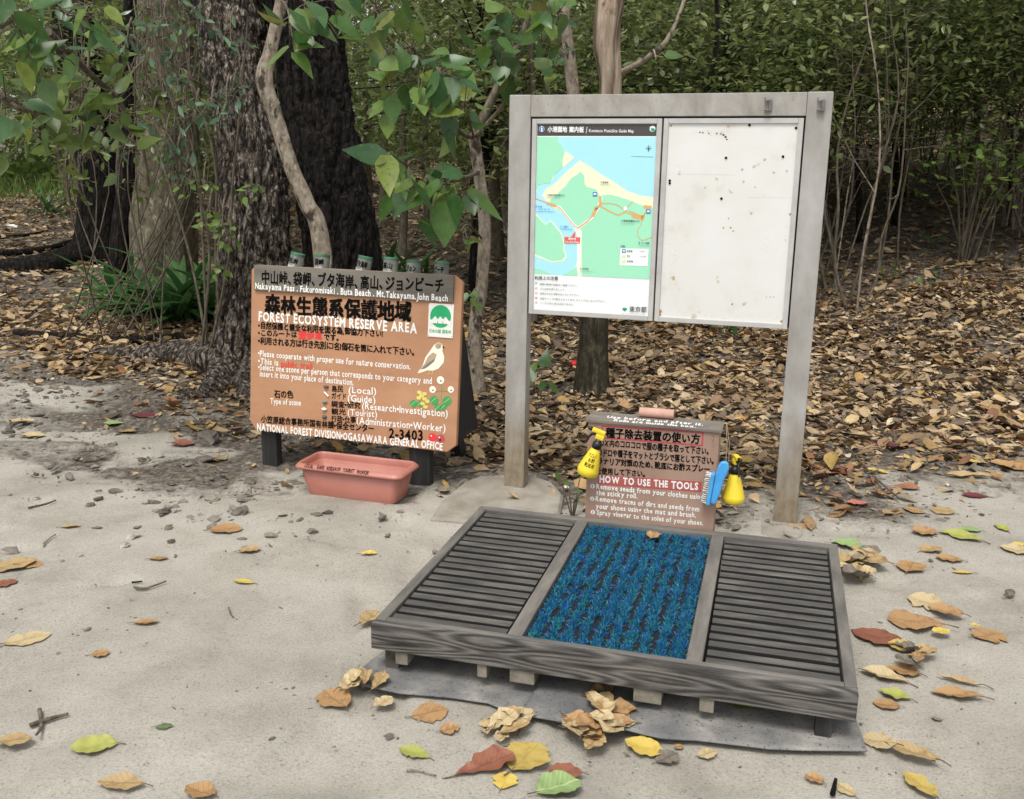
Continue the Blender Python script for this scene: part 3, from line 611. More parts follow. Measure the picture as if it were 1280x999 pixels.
bt('石の色', (183, 158), (286, 162), 38, 'black', c7, .025); bt('Type of stone', (163, 190), (328, 202), 28, 'white', c7, .022)
for ja, a, c, en, d, e, hh in (('島民', (487, 125), (552, 129), '(Local)', (580, 134), (732, 142), 38), ('ガイド', (487, 165), (570, 170), '(Guide)', (575, 178), (727, 188), 38), ('調査・研究', (487, 208), (645, 217), '(Research・Investigation)', (652, 220), (1112, 262), 40), ('観光', (487, 245), (566, 251), '(Tourist)', (575, 252), (735, 264), 36), ('行政・仕事', (487, 285), (620, 295), '(Administration・Worker)', (622, 297), (1100, 340), 40)):
    bt(ja, a, c, 31, 'black', c7, .02); bt(en, d, e, hh * .86, 'white', c7, .015)
bt('小笠原総合事務所国有林課・保全センター', (113, 290), (717, 343), 36, 'black', c7, .025)
bt('2-3403', (795, 373), (980, 386), 46, 'black', c7, .03)
bt('NATIONAL FOREST DIVISION・OGASAWARA GENERAL OFFICE', (92, 332), (1083, 438), 36, 'white', c7, .035)
obj('lettering', b_, [BC[k] for k in bk], face)
# white plate with the round green tree emblem
b_ = MB(); A = c6(1003, 515); C = c6(1143, 340); b_.box(A[0], A[0] + (C[0] - A[0]), -.005, -.0004, A[1], C[1] - .004, .001, BI['white'], MT)
u, v = c6(1072, 408); rr = 53 * PXM
disc(b_, fB, (u, v), rr, BI['green'], .0058, 32)
for k in (-1, 0, 1):
    x = u + k * rr * .5
    poly(b_, fB, [(x - rr * .2, v - rr * .62), (x + rr * .2, v - rr * .62), (x + rr * .26, v - rr * .28), (x + rr * .04, v - rr * .02), (x - rr * .04, v - rr * .02), (x - rr * .26, v - rr * .28)], BI['white'], .0064)
poly(b_, fB, [(u - rr * 1.02, v - rr * .36), (u - rr * .72, v - rr * .3), (u - rr * .7, v - rr * .75), (u - rr * .95, v - rr * .8)], BI['white'], .0068); poly(b_, fB, [(u + rr * 1.02, v - rr * .36), (u + rr * .95, v - rr * .8), (u + rr * .7, v - rr * .75), (u + rr * .72, v - rr * .3)], BI['white'], .0068)
bt('日本の緑 国有林', (1010, 493), (1128, 502), 18, 'green', c6, .01, None, .0058)
for x, y in ((1012, 340), (1132, 348), (1010, 508), (1132, 516)): disc(b_, fB, c6(x, y), .0018, BI['black'], .006, 8)
obj('emblem_plate', b_, [BC[k] for k in bk], face)
# painted bird, flowers, berries and stones
b_ = MB()
def bp_(pts, c_, f, lift): poly(b_, fB, [f(*p) for p in pts], BI[c_], lift)
bp_([(946, 712), (975, 668), (990, 625), (1015, 590), (1035, 560), (1058, 546), (1078, 556), (1084, 575), (1080, 592), (1090, 625), (1086, 655), (1060, 685), (1030, 698), (1000, 695), (970, 706)], 'cream', c6, .0010)
bp_([(960, 690), (985, 660), (1003, 622), (1030, 600), (1050, 612), (1040, 640), (1010, 668), (985, 688)], 'tan', c6, .0014); bp_([(965, 692), (1000, 660), (1040, 632), (1036, 648), (1000, 678)], 'grey', c6, .0018)
bp_([(1040, 562), (1058, 548), (1076, 558), (1070, 578), (1050, 582)], 'tan', c6, .0014); bp_([(1082, 566), (1092, 574), (1082, 580)], 'black', c6, .0018); disc(b_, fB, c6(1066, 570), .0022, BI['black'], .0020, 8)
for x in (1010, 1028): stroke(b_, fB, [c6(x, 696), c6(x, 712), c6(x - 8, 716)], .0022, BI['yel'], .0016)
obj('painted_bird', b_, [BC[k] for k in bk], face, 'small cream painted bird')
b_ = MB()
stroke(b_, fB, [c7(1070, 80), c7(1076, 120), c7(1072, 190)], .003, BI['leaf'], .0010); stroke(b_, fB, [c7(1030, 128), c7(1074, 122), c7(1120, 128)], .002, BI['leaf'], .0012)
for x, y, r in ((1070, 65, 19), (1028, 115, 17), (1125, 115, 16)): disc(b_, fB, c7(x, y), r * PXM, BI['cream'], .0016, 18); disc(b_, fB, c7(x + 2, y + 4), 4 * PXM, BI['black'], .0021, 8)
for x, y, r in ((1035, 172, 26), (1105, 175, 26), (1055, 212, 20), (1085, 208, 20), (925, 190, 22), (960, 192, 18)):
    bp_([(x - r, y), (x - r * .5, y - r * .8), (x + r * .3, y - r), (x + r, y - r * .1), (x + r * .6, y + r * .8), (x - r * .2, y + r)], 'leaf', c7, .0018)
    stroke(b_, fB, [c7(x - r * .6, y + r * .4), c7(x + r * .5, y - r * .5)], .0012, BI['cream'], .0022)
for x, y in ((958, 130), (985, 138), (955, 160), (985, 165), (970, 148), (1000, 178), (975, 190), (990, 208)): disc(b_, fB, c7(x, y), 13 * PXM, BI['yel'], .0024, 9, 9 * PXM)
obj('painted_flowers', b_, [BC[k] for k in bk], face, 'painted white and yellow flowers with green leaves')
b_ = MB()
for x, y, c_ in ((1027, 370, 'red'), (1070, 378, 'pink')): disc(b_, fB, c7(x, y), 21 * PXM, BI[c_], .0016, 18); disc(b_, fB, c7(x - 6, y - 8), 4 * PXM, BI['cream'], .0022, 8)
disc(b_, fB, c7(1068, 384), 5 * PXM, BI['black'], .0024, 8)
obj('painted_berries', b_, [BC[k] for k in bk], face, 'two painted red berries')
def pebble(mb, c, r, seed, mat=0, M=None, flat=.7, rag=0.0):
    bm = bmesh.new(); bmesh.ops.create_icosphere(bm, subdivisions=2, radius=1.0); rr_ = random.Random(seed); ph = [rr_.uniform(0, 6) for _ in range(4)]
    for v in bm.verts:
        k = 1 + rag * rr_.uniform(-.35, .35) + .16 * math.sin(3 * v.co.x + ph[0]) + .14 * math.sin(3.5 * v.co.y + ph[1]) + .1 * math.sin(5 * v.co.z + ph[2]); v.co = Vector((v.co.x * r * k, v.co.y * r * k, v.co.z * r * k * flat))
    bm.verts.index_update(); mb.add([v.co + Vector(c) for v in bm.verts], [[v.index for v in f.verts] for f in bm.faces], mat, M, rag == 0); bm.free()
STONE = {k: surf('sample_' + k, [(.3, lin(c)), (.7, lin(d))], 60, 5, .6, .3, 80, .001) for k, c, d in (('dark', '#3b3b3d', '#57575a'), ('white', '#d8d5cc', '#ecebe6'), ('greygreen', '#5c6a66', '#8b9793'))}
for x, y, k in ((462, 100, 'dark'), (455, 182, 'greygreen'), (453, 220, 'white'), (453, 262, 'dark')):
    u, v = c7(x, y); b_ = MB(); pebble(b_, (u, -.004, v), .0125, x + y, 0, MT); obj('sample_stone', b_, STONE[k], face)
u, v = c7(452, 128); u2, v2 = c7(474, 152); b_ = MB(); b_.tube([(u, -.005, v), (u2, -.005, v2)], [.004, .005], 8, 0, MT); obj('sample_stone', b_, STONE['white'], face, 'small white coral stick glued to the board')
# tubes for the counting stones, behind the top edge
for i, (cx, tl, tx) in enumerate(((363, .22, '中山峠'), (394, .04, '袋岬'), (448, .16, 'ブタ海岸'), (480, .03, '高山'), (509, .0, 'ジョン'), (544, .0, 'ビーチ'))):
    u = pB.uv(cx, 345 - (cx - 363) * -.07)[0]; ztop = BL + .068 - (.008 if i > 3 else 0)
    MX = MT @ Matrix.Translation((u, .07, ztop)) @ Matrix.Rotation(tl, 4, 'Y') @ Matrix.Rotation(-.06, 4, 'X')
    b_ = MB(); b_.lathe([(.034, -.34), (.036, -.34), (.036, -.0135), (.0325, -.0135), (.0325, -.34)], 20, 0, MX); tb = obj('tube', b_, M_tube_grey, sign)
    b_ = MB(); b_.lathe([(.0368, -.013), (.0372, -.002), (.036, .0), (.033, .0), (.0325, -.012)], 20, 0, MX); obj('rim', b_, M_tube_green, tb)
    b_ = MB(); ft = lambda a, c, l_: tuple(MX @ Vector((.0372 * math.sin(a / .0372), -.0372 * math.cos(a / .0372), c)))
    wd = .034 if len(tx) < 4 else .042
    write(b_, ft, tx, (-wd * .8, -.056), (wd * .8, -.056), .03, 0, .03, .02, 0); write(b_, ft, ('Nakayama', 'Fukuro', 'Buta', 'Takayama', 'John', 'Beach')[i], (-wd * .8, -.078), (wd * .8, -.078), .014, 1, .03, .02, 0)
    obj('lettering', b_, [M_black, M_white], tb)

# ================================================================ TERRACOTTA PLANTER
def rrect(w, d, r, n=6):
    pts = []
    for cx, cy, a0 in ((w / 2 - r, d / 2 - r, 0), (-w / 2 + r, d / 2 - r, 90), (-w / 2 + r, -d / 2 + r, 180), (w / 2 - r, -d / 2 + r, 270)):
        for k in range(n + 1): a = R_(a0 + 90 * k / n); pts.append((cx + r * math.cos(a), cy + r * math.sin(a)))
    return pts
def loft(mb, rings, mat=0, M=None, close=True):
    n_ = len(rings[0]); vs = [v for r_ in rings for v in r_]; fs = []
    for i in range(len(rings) - 1):
        for k in range(n_): fs.append((i * n_ + k, i * n_ + (k + 1) % n_, (i + 1) * n_ + (k + 1) % n_, (i + 1) * n_ + k))
    mb.add(vs, fs, mat, M, True)
    if close: mb.add(rings[0], [list(range(n_ - 1, -1, -1))], mat, M); mb.add(rings[-1], [list(range(n_))], mat, M)
PH = .158
qc = (at(377, 618) + at(493, 633)) / 2
planter = thing('planter_box', 'empty terracotta plastic planter on the sand under the brown sign', 'planter', (qc.x + .035, qc.y + .095, 0), -.31)
b_ = MB()
RING = lambda w, d, r, z: [(x, y, z) for x, y in rrect(w, d, r)]
loft(b_, [RING(.455, .165, .03, .0), RING(.462, .17, .032, .012), RING(.512, .21, .035, PH - .028), RING(.505, .2, .03, PH - .026), RING(.452, .158, .028, .02)], 0, None, True)
body = obj('body', b_, M_terracotta, planter)
b_ = MB(); loft(b_, [RING(.516, .212, .035, PH - .028), RING(.552, .245, .04, PH - .026), RING(.559, .251, .042, PH - .019), RING(.556, .248, .042, PH - .014), RING(.528, .220, .036, PH), RING(.518, .212, .034, PH), RING(.508, .202, .03, PH - .01), RING(.5, .196, .03, PH - .04)], 0, None, False)
rim = obj('rim', b_, M_terracotta, planter)
b_ = MB(); fP = lambda u, v, l_: (u, -.105 + (-.0) - (.0145) + v * .9, PH + .0008 - max(0, 0) )
write(b_, lambda u, v, l_: (u, -.1245 + v * .8, PH - .0142 + v * .8 + .0012), 'LOCAL    GUIDE   RESEARCH   TOURIST   WORKER', (-.215, .001), (.12, .001), .016, 0, .03, .06)
obj('lettering', b_, M_black, rim)
b_ = MB()
for x in (-.2, .19): b_.lathe([(.0, .0), (.004, 0), (.003, .003)], 8, 0, Matrix.Translation((x, .107, PH - .012)))
obj('rivet', b_, M_white, rim)

# ================================================================ SHOE CLEANING PLATFORM
PX0, PY0, YAW_P, PW, PD, PHT = -0.4164, 2.6714, -0.2672, 1.3965, 1.1122, 0.178
plat = thing('shoe_cleaning_platform', 'low weathered grey wooden platform with two slatted panels round a blue mat', 'platform', (PX0, PY0, 0), YAW_P)
T = PHT
def part(name, mat_, *boxes, bev=.003, parent=plat, label=None):
    mb = MB()
    for bx_ in boxes: mb.box(*bx_, bev)
    return obj(name, mb, mat_, parent, label)
part('front_board', M_front_wood, (0, PW, 0, .034, T - .084, T - .002), label='front board with bold wavy wood grain')
part('rail', M_rail, (.0345, PW - .0345, .0345, .056, T - .07, T)); part('rail', M_rail, (0, PW, PD - .04, PD, T - .08, T))
part('rail', M_rail_v, (0, .034, .0345, PD - .0405, T - .08, T - .0005)); part('rail', M_rail_v, (PW - .034, PW, .0345, PD - .0405, T - .08, T - .0005))
part('divider', M_rail_v, (.413, .458, .0565, PD - .0405, T - .08, T - .001)); part('divider', M_rail_v, (.938, .983, .0565, PD - .0405, T - .08, T - .001))
for u0, u1 in ((.0405, .4065), (.9895, 1.356)):
    tr = part('tray', M_gap, (u0 - .004, u1 + .004, .058, PD - .042, T - .075, T - .066), bev=0)
    n_s = 19; pitch = (PD - .042 - .062) / n_s
    for k in range(n_s):
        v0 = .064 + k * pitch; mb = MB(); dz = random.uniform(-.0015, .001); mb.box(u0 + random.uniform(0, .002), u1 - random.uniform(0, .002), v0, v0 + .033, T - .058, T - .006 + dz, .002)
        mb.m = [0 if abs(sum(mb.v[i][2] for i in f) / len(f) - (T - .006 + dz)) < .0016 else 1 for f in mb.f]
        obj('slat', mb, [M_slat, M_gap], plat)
    part('slat_runner', M_gap, (u0 + .03, u0 + .06, .06, PD - .045, T - .0655, T - .0585), (u1 - .06, u1 - .03, .06, PD - .045, T - .0655, T - .0585), bev=0)
part('mat_tray', M_leg_wood, (.459, .937, .057, PD - .041, T - .05, T - .036), bev=0)
M_joist = surf('pale_joist_wood', [(.3, lin('#5d574b')), (.7, lin('#8f887a'))], 18, 6, .85, .4, 50, .003)
for u0, u1 in ((.075, .115), (.335, .365), (.435, .51), (.80, .88), (.985, 1.025)): part('joist', M_joist, (u0, u1, .008, PD - .045, T - .128, T - .0845))
for u0, v0 in ((.03, .02), (.335, .3), (PW - .1, .012), (.03, PD - .1), (PW - .085, PD - .1), (.98, .2), (.68, PD - .1)):
    part('leg', M_black_wood if u0 > 1.2 and v0 < .1 else M_leg_wood, (u0, u0 + .045, v0 + .015, v0 + .06, -.02, T - .0855))
# the mat
matt = thing('doormat', 'blue and green bristle mat with dark furrows set in the middle of the platform', 'mat', Vector((PX0, PY0, 0)) + Matrix.Rotation(YAW_P, 3, 'Z') @ Vector((.698, .56, T - .035)), YAW_P)
mw, md = .232, .504
b_ = MB(); b_.box(-mw, mw, -md, md, 0, .012, .003); obj('backing', b_, M_mat_base, matt)
NB = 80000
bx_ = RNG.uniform(-mw + .003, mw - .003, NB); by_ = RNG.uniform(-md + .003, md - .003, NB)
ph_ = (bx_ + .010 * (vnoise(bx_ * 3, by_ * 16, 41) - .5)) / (2 * mw) * 10.0
row = np.abs(ph_ % 1.0 - .5) * 2                                  # 1 in the furrow
pit = vnoise(np.floor(ph_ + .5) * 7.3 + by_ * 0, by_ * 24, 42)    # pits along each furrow
tuft = vnoise(bx_ * 26, by_ * 34, 43)
edge = np.minimum.reduce([bx_ + mw, mw - bx_, by_ + md, md - by_]) < .022
cut = np.where(pit > .46, .36, .66)
keep = (row < cut) | edge
bx_, by_, row, tuft, edge = bx_[keep], by_[keep], row[keep], tuft[keep], edge[keep]; NB = len(bx_)
hgt = np.where(edge, .017, .008 + .019 * (1 - row) ** .6 * (.35 + .8 * tuft)) * RNG.uniform(.7, 1.1, NB)
dd = rnd_unit(NB, 1.5, .9); nn_ = rnd_unit(NB)
V, F = leaves(np.stack([bx_, by_, np.full(NB, .0115)], 1), dd, nn_, hgt, RNG.uniform(.0016, .0028, NB), np.array([1, .9, .6]), RNG.uniform(-.5, .5, NB))
br = link('bristles', npmesh('bristles', V, F, M_bristle), matt); br['kind'] = 'stuff'
# ground cloth under the platform: two overlapping pieces
def sheet(label, front, back, lift, nu=60, nv=24):
    """front, back: polylines of ground points (same left-to-right sense)"""
    fa = np.array([gp(*p) for p in front]); ba = np.array(back); tt = np.linspace(0, 1, len(fa))
    V = []; 
    for j in range(nv + 1):
        k = j / nv
        for i in range(nu + 1):
            s_ = i / nu; fx = np.interp(s_, tt, fa[:, 0]); fy = np.interp(s_, tt, fa[:, 1]); bx0 = np.interp(s_, np.linspace(0, 1, len(ba)), ba[:, 0]); by0 = np.interp(s_, np.linspace(0, 1, len(ba)), ba[:, 1])
            x = fx + (bx0 - fx) * k; y = fy + (by0 - fy) * k
            z = float(gz(x, y)) + lift + .006 + .010 * (vnoise(x * 5, y * 5, 61) - .3) * min(1, k * 6 + .1) + .010 * max(0, vnoise(x * 7, y * 2, 62) - .5) * (k < .5)
            V.append((x, y, max(z, .001 + lift)))
    F = [(j * (nu + 1) + i, j * (nu + 1) + i + 1, (j + 1) * (nu + 1) + i + 1, (j + 1) * (nu + 1) + i) for j in range(nv) for i in range(nu)]
    c = Vector(V[len(V) // 2]); c.z = 0; o = link('ground_cloth', meshdata('ground_cloth', [tuple(Vector(v) - c) for v in V], F, M_sheet, None, [True] * len(F))); o.location = c
    sm = o.modifiers.new('thickness', 'SOLIDIFY'); sm.thickness = .004; sm.offset = 1
    return tag(o, label, 'ground cloth')
Mp = Matrix.Translation((PX0, PY0, 0)) @ Matrix.Rotation(YAW_P, 4, 'Z')
def pw_(u, v): q = Mp @ Vector((u, v, 0)); return (q.x, q.y)
sheet('grey woven ground cloth reaching out from under the left half of the platform', [(430, 857), (500, 872), (560, 877), (610, 884), (660, 905)], [pw_(.03, .35), pw_(.25, .4), pw_(.62, .4)], .004)
sheet('grey woven ground cloth with a wavy front edge under the right half of the platform', [(651, 901), (700, 912), (783, 922), (830, 931), (869, 933), (960, 945), (1020, 946), (1083, 947)], [pw_(.52, .4), pw_(.9, .42), pw_(1.385, .36)], .012)

# ================================================================ INSTRUCTION BOX BEHIND THE PLATFORM
YAW_X = YAW_P
X0 = Mp @ Vector((.430, PD + .035, 0)); pX = Plane(X0, YAW_X)
box_t = thing('tool_box', 'brown wooden box with red framed instructions and a sloping grey lid behind the platform', 'box', X0, YAW_X)
bw, bh, bd = .508, .560, .12
b_ = MB(); b_.box(0, bw, 0, bd, .0, bh, .004); bf = obj('body', b_, M_box_face, box_t)
lidM = Matrix.Translation((-.010, -.009, bh + .001)) @ Matrix.Rotation(R_(0.5), 4, 'X')
b_ = MB(); b_.box(0, bw + .02, 0, bd + .018, 0, .012, .002, 0, lidM); lid = obj('lid', b_, M_lid, box_t)
b_ = MB(); b_.lathe([(.001, -.068), (.018, -.068), (.0195, -.066), (.0195, .066), (.018, .068), (.001, .068)], 16, 0, lidM @ Matrix.Translation((.265, .108, .0318)) @ Matrix.Rotation(R_(90), 4, 'Y')); obj('handle', b_, M_roll, lid)
b_ = MB()
flid = lambda u, v, l_: tuple(lidM @ Vector((u, v, .0122 + l_ * .3)))
write(b_, flid, 'Use before and after it.', (.075, .046), (.455, .046), .036, 0, .03, .04); write(b_, flid, 'Rolls are inside the box.', (.11, .006), (.43, .006), .032, 0, .03, .04)
obj('lettering', b_, M_white, lid)
KX = 1262 / 240
def cx_(x, y): return pX.uv(700 + x / KX, 490 + y / KX)
fX = lambda u, v, l_: (u, -l_, v)
XM = .00305 / KX
b_ = MB(); XMATS = [M_black, M_white, M_pinkred, paint('pale_red_wash', '#a85a52', .6)]
def frame(q, w, mat_, lift):
    P4 = [cx_(*p) for p in q]; stroke(b_, fX, P4 + [P4[0]], w, mat_, lift)
frame(((280, 224), (940, 268), (934, 352), (277, 300)), .0058, 2, .0006)
P4 = [cx_(*p) for p in ((258, 550), (928, 594), (924, 655), (254, 604))]; poly(b_, fX, P4[::-1], 3, .0004); stroke(b_, fX, P4 + [P4[0]], .0045, 2, .0006)
def xt(tx, p0, p1, h, m_, w=.03): write(b_, fX, tx, cx_(*p0), cx_(*p1), h * XM, m_, w, .03, .0012)
xt('種子除去装置の使い方', (300, 298), (922, 340), 66, 0, .03)
xt('BOX内のコロコロで服の種子を取って下さい。', (240, 352), (985, 412), 50, 0); xt('靴のドロや種子をマットとブラシで落として下さい。', (212, 414), (1018, 476), 50, 0)
xt('プラナリア対策のため、靴底にお酢スプレー', (205, 470), (985, 530), 48, 0); xt('を使用して下さい。', (235, 536), (568, 560), 46, 0)
xt('HOW TO USE THE TOOLS', (260, 593), (912, 645), 48, 1, .04)
for tx, a, c in (('Remove seeds from your clothes using', (238, 634), (945, 708)), ('the sticky roll.', (238, 676), (512, 700)), ('Remove traces of dirt and seeds from', (234, 716), (918, 786)), ('your shoes using the mat and brush.', (235, 764), (898, 826)), ('Spray vinegar to the soles of your shoes.', (242, 806), (945, 878))): xt(tx, a, c, 36, 1, .03)
for d_, x, y in (('1', 214, 620), ('2', 212, 702), ('3', 216, 790)):
    u, v = cx_(x, y); disc(b_, fX, (u, v), .0092, 1, .0006, 18); write(b_, fX, d_, (u - .003, v - .005), (u + .003, v - .005), .01, 0, .02, 0, .0014)
obj('lettering', b_, XMATS, bf)
u, v = cx_(1005, 298); b_ = MB(); b_.tube([(u, -.001, v + .006), (u, -.02, v + .004), (u, -.022, v - .008)], .0022, 6); obj('hook', b_, M_steel, bf)
def bottle(label, loc, M, txt, MTX=None):
    MTX = MTX or M
    t = thing('spray_bottle', label, 'spray bottle', loc, YAW_X, 'yellow spray bottles hanging on the tool box')
    b_ = MB(); b_.lathe([(.001, 0), (.036, 0), (.041, .006), (.0435, .022), (.0425, .028), (.030, .075), (.020, .108), (.0165, .115), (.0155, .122), (.001, .122)], 28, 0, M); bd_ = obj('body', b_, M_yellow, t)
    b_ = MB(); b_.lathe([(.0165, .116), (.0185, .118), (.0185, .136), (.0150, .142), (.011, .146), (.011, .154), (.001, .154)], 20, 0, M); obj('collar', b_, M_blackpl, t)
    b_ = MB(); b_.box(-.017, .017, -.012, .012, .1545, .176, .005, 0, M); b_.box(-.016, .038, -.010, .010, .1765, .192, .004, 0, M); hd = obj('spray_head', b_, M_yellow, t)
    b_ = MB(); b_.lathe([(.001, 0), (.008, 0), (.008, .012), (.004, .018), (.001, .018)], 12, 0, M @ Matrix.Translation((.038, 0, .1845)) @ Matrix.Rotation(R_(90), 4, 'Y')); obj('nozzle', b_, M_blackpl, hd)
    b_ = MB(); b_.tube([(.016, 0, .172), (.034, 0, .165), (.042, 0, .148), (.044, 0, .13), (.05, 0, .118)], [.006, .0055, .005, .0045, .004], 8, 0, M); obj('trigger', b_, M_blackpl, hd)
    if txt:
        b_ = MB()
        def fc(u, v, l_):
            r = np.interp(v, [.028, .075, .108], [.0425, .030, .020]) + .0008; return tuple(MTX @ Vector((r * math.sin(u / r), -r * math.cos(u / r), v)))
        write(b_, fc, 'ウズムシ', (-.016, .083), (.018, .083), .016, 0, .01, .04, 0); write(b_, fc, 'お酢', (-.012, .064), (.016, .064), .016, 0, .01, .04, 0); write(b_, fc, '靴底用', (-.02, .044), (.022, .044), .016, 0, .01, .04, 0)
        obj('lettering', b_, M_black, bd_)
    return t
u, v = cx_(190, 520)
q = X0 + Matrix.Rotation(YAW_X, 3, 'Z') @ Vector((u, -.05, v))
bottle('yellow spray bottle with black writing, tilted against the left edge of the tool box', q, Matrix.Rotation(R_(17), 4, 'Y') @ Matrix.Rotation(R_(180), 4, 'Z'), True, Matrix.Rotation(R_(17), 4, 'Y'))
u, v = cx_(1134, 742)
q = X0 + Matrix.Rotation(YAW_X, 3, 'Z') @ Vector((u, .03, v))
bottle('plain yellow spray bottle hanging upright at the right side of the tool box', q, Matrix.Rotation(R_(-70), 4, 'Z'), False)
# brush on its cord
u, v = cx_(1034, 596)
q = X0 + Matrix.Rotation(YAW_X, 3, 'Z') @ Vector((u, -.03, v))
brush = thing('hand_brush', 'bright blue hand brush with white bristles hanging on a cord from the tool box', 'brush', q, YAW_X)
MBR = Matrix.Rotation(R_(6), 4, 'Y')
b_ = MB(); hp = [(-.0132, -.075), (.008, -.078), (.018, -.03), (.022, .02), (.030, .05), (.034, .075), (.028, .094), (.016, .1), (.0, .094), (-.008, .075), (-.01, .05), (-.0132, .03)]
b_.prism(hp[::-1], -.011, .011, 0, MBR); o = obj('back', b_, M_blue, brush); md_ = o.modifiers.new('round', 'BEVEL'); md_.width = .006; md_.segments = 3
b_ = MB(); b_.box(-.027, -.013, -.02, .02, -.082, .045, .004, 0, MBR); obj('block', b_, M_blue, brush)
b_ = MB()
for i in range(15):
    for j in range(5):
        z = -.076 + i * .0082; y = -.015 + j * .0075
        b_.tube([(-.0275, y, z), (-.044 - random.uniform(0, .004), y + random.uniform(-.003, .003), z + random.uniform(-.003, .003))], [.0016, .0028], 5, 0, MBR)
obj('bristles', b_, M_hair, brush)
a = Vector((.018, -.0, .095)); top_u, top_v = cx_(1092, 215); d_ = Vector((top_u - u, .045, top_v - v))
b_ = MB(); b_.tube([MBR @ a, (MBR @ a).lerp(d_, .5) + Vector((.004, 0, -.004)), d_], .0016, 6); b_.tube([MBR @ a + Vector((.01, .01, 0)), (MBR @ a).lerp(d_, .5) + Vector((.012, .005, 0)), d_ + Vector((.002, 0, 0))], .0014, 6); obj('cord', b_, M_cord, brush)
# ================================================================ VEGETATION
M_bark_dark = barkmat('dark_fissured_bark', [(.36, lin('#151210')), (.46, lin('#443c35')), (.54, lin('#7a7065')), (.64, lin('#b0a699'))], (1, 1, .42), 38, 1.0, .03, (7, .60, lin('#857b70')), (15, (1, 1, .26), lin('#1c1815')))
M_bark_black = barkmat('black_mossy_bark', [(.30, lin('#0e0c0b')), (.5, lin('#1f1b18')), (.62, lin('#352e29')), (.76, lin('#5a5048'))], (1, 1, .4), 40, 1.0, .025, (9, .66, lin('#6a6055')), (16, (1, 1, .22), lin('#0a0908')))
M_bark_pale = barkmat('pale_lichen_bark', [(.3, lin('#2f2b24')), (.5, lin('#575143')), (.7, lin('#7b7462'))], (1, 1, .5), 20, .8, .015, (16, .56, lin('#8f8976')))
M_bark_light = barkmat('pale_spotted_bark', [(.3, lin('#5a4f43')), (.5, lin('#8b8071')), (.7, lin('#aca293'))], (1, 1, .6), 30, .8, .010, (16, .52, lin('#3d362e')))
M_bark_tan = barkmat('tan_peeling_bark', [(.3, lin('#6b5c4c')), (.5, lin('#a29280')), (.7, lin('#c4b6a4'))], (1, 1, .10), 22, .8, .012, (8, .56, lin('#6b563f')), (9, (1, 1, .08), lin('#4a3a2b')))
m = M_bark_tan; n = m.node_tree.nodes; l = m.node_tree.links; b = n['Principled BSDF']; src = b.inputs['Base Color'].links[0].from_socket
tc = n.new('ShaderNodeTexCoord'); sp_ = n.new('ShaderNodeSeparateXYZ'); l.new(tc.outputs['Object'], sp_.inputs[0]); tm = noise(n, l, 7, 6, .7); ma = n.new('ShaderNodeMath'); ma.operation = 'MULTIPLY_ADD'; l.new(tm.outputs[0], ma.inputs[0]); ma.inputs[1].default_value = 1.2; l.new(sp_.outputs['Z'], ma.inputs[2])
rz_ = ramp(n, [(.9, g(1)), (1.0, g(0))]); mr_ = n.new('ShaderNodeMapRange'); mr_.inputs['From Min'].default_value = 1.1; mr_.inputs['From Max'].default_value = 2.0; mr_.inputs['To Min'].default_value = .85; mr_.inputs['To Max'].default_value = 1.0; l.new(ma.outputs[0], mr_.inputs[0]); l.new(mr_.outputs[0], rz_.inputs[0])
t_m = noise(n, l, 30, 7, .7, (1, 1, .4)); rm_ = ramp(n, [(.3, lin('#1d1a14')), (.5, lin('#3b372b')), (.68, lin('#66604f'))]); l.new(t_m.outputs[0], rm_.inputs[0])
mx = n.new('ShaderNodeMixRGB'); l.new(rz_.outputs[0], mx.inputs[0]); l.new(src, mx.inputs[1]); l.new(rm_.outputs[0], mx.inputs[2]); l.new(mx.outputs[0], b.inputs['Base Color'])
M_bark_thin = barkmat('grey_twig_bark', [(.3, lin('#39332b')), (.5, lin('#5c5447')), (.7, lin('#80776a'))], (1, 1, .3), 30, .4, .004)
M_lf_near = leafmat('big_soft_leaf', ['#3a6036', '#4d7239', '#65853f', '#446b40', '#7c9446', '#3a5a38', '#587a42', '#8c9a48', '#70703c'], .34, .42, '#5f7a40')
M_lf_olive = leafmat('olive_leaf', ['#4a5f2c', '#5c7034', '#6f833c', '#43592b', '#82904a', '#3c5630'], .36, .4)
M_lf_dark = leafmat('small_glossy_leaf', ['#44562f', '#5a6d3b', '#748246', '#4f6139', '#878f54', '#405133', '#9ca365', '#5f7043', '#a4ab72', '#4a5c36'], .27, .42)
M_lf_dark.node_tree.nodes['Principled BSDF'].inputs['Specular IOR Level'].default_value = .75
M_lf_blue = leafmat('blue_green_leaf', ['#45624a', '#587655', '#3f5a44', '#6d8a6c', '#5c7440'], .28, .3)
M_lf_lime = leafmat('fresh_lime_leaf', ['#6a8642', '#7c944a', '#5d7a3c'], .38, .4)
M_lf_far = leafmat('far_leaf', ['#55683a', '#6f8444', '#8b9a54', '#617844', '#a3ac66', '#4f6238', '#b2b878', '#78894e'], .25, .5)
M_lf_strap = leafmat('strap_leaf', ['#36582c', '#426834', '#507640', '#3a5c38'], .34, .3)
M_litter = leafmat('leaf_litter', ['#3d3228', '#75614a', '#998160', '#b39a74', '#5e5043', '#c6ae89', '#a18868', '#7d6953', '#bfa274', '#4a3e34', '#aa9473', '#d2bf9c', '#8a6a50', '#7c7060', '#5c4b3a', '#ae8a5e'], .75, .08)
M_litter_pale = leafmat('pale_fallen_leaf', ['#95794e', '#b0935f', '#80654a', '#bda274', '#97694a', '#ab8d4c', '#c4ad82', '#7f5943', '#6d5c4a', '#b88f4e'], .7, .1, '#6d5a44')

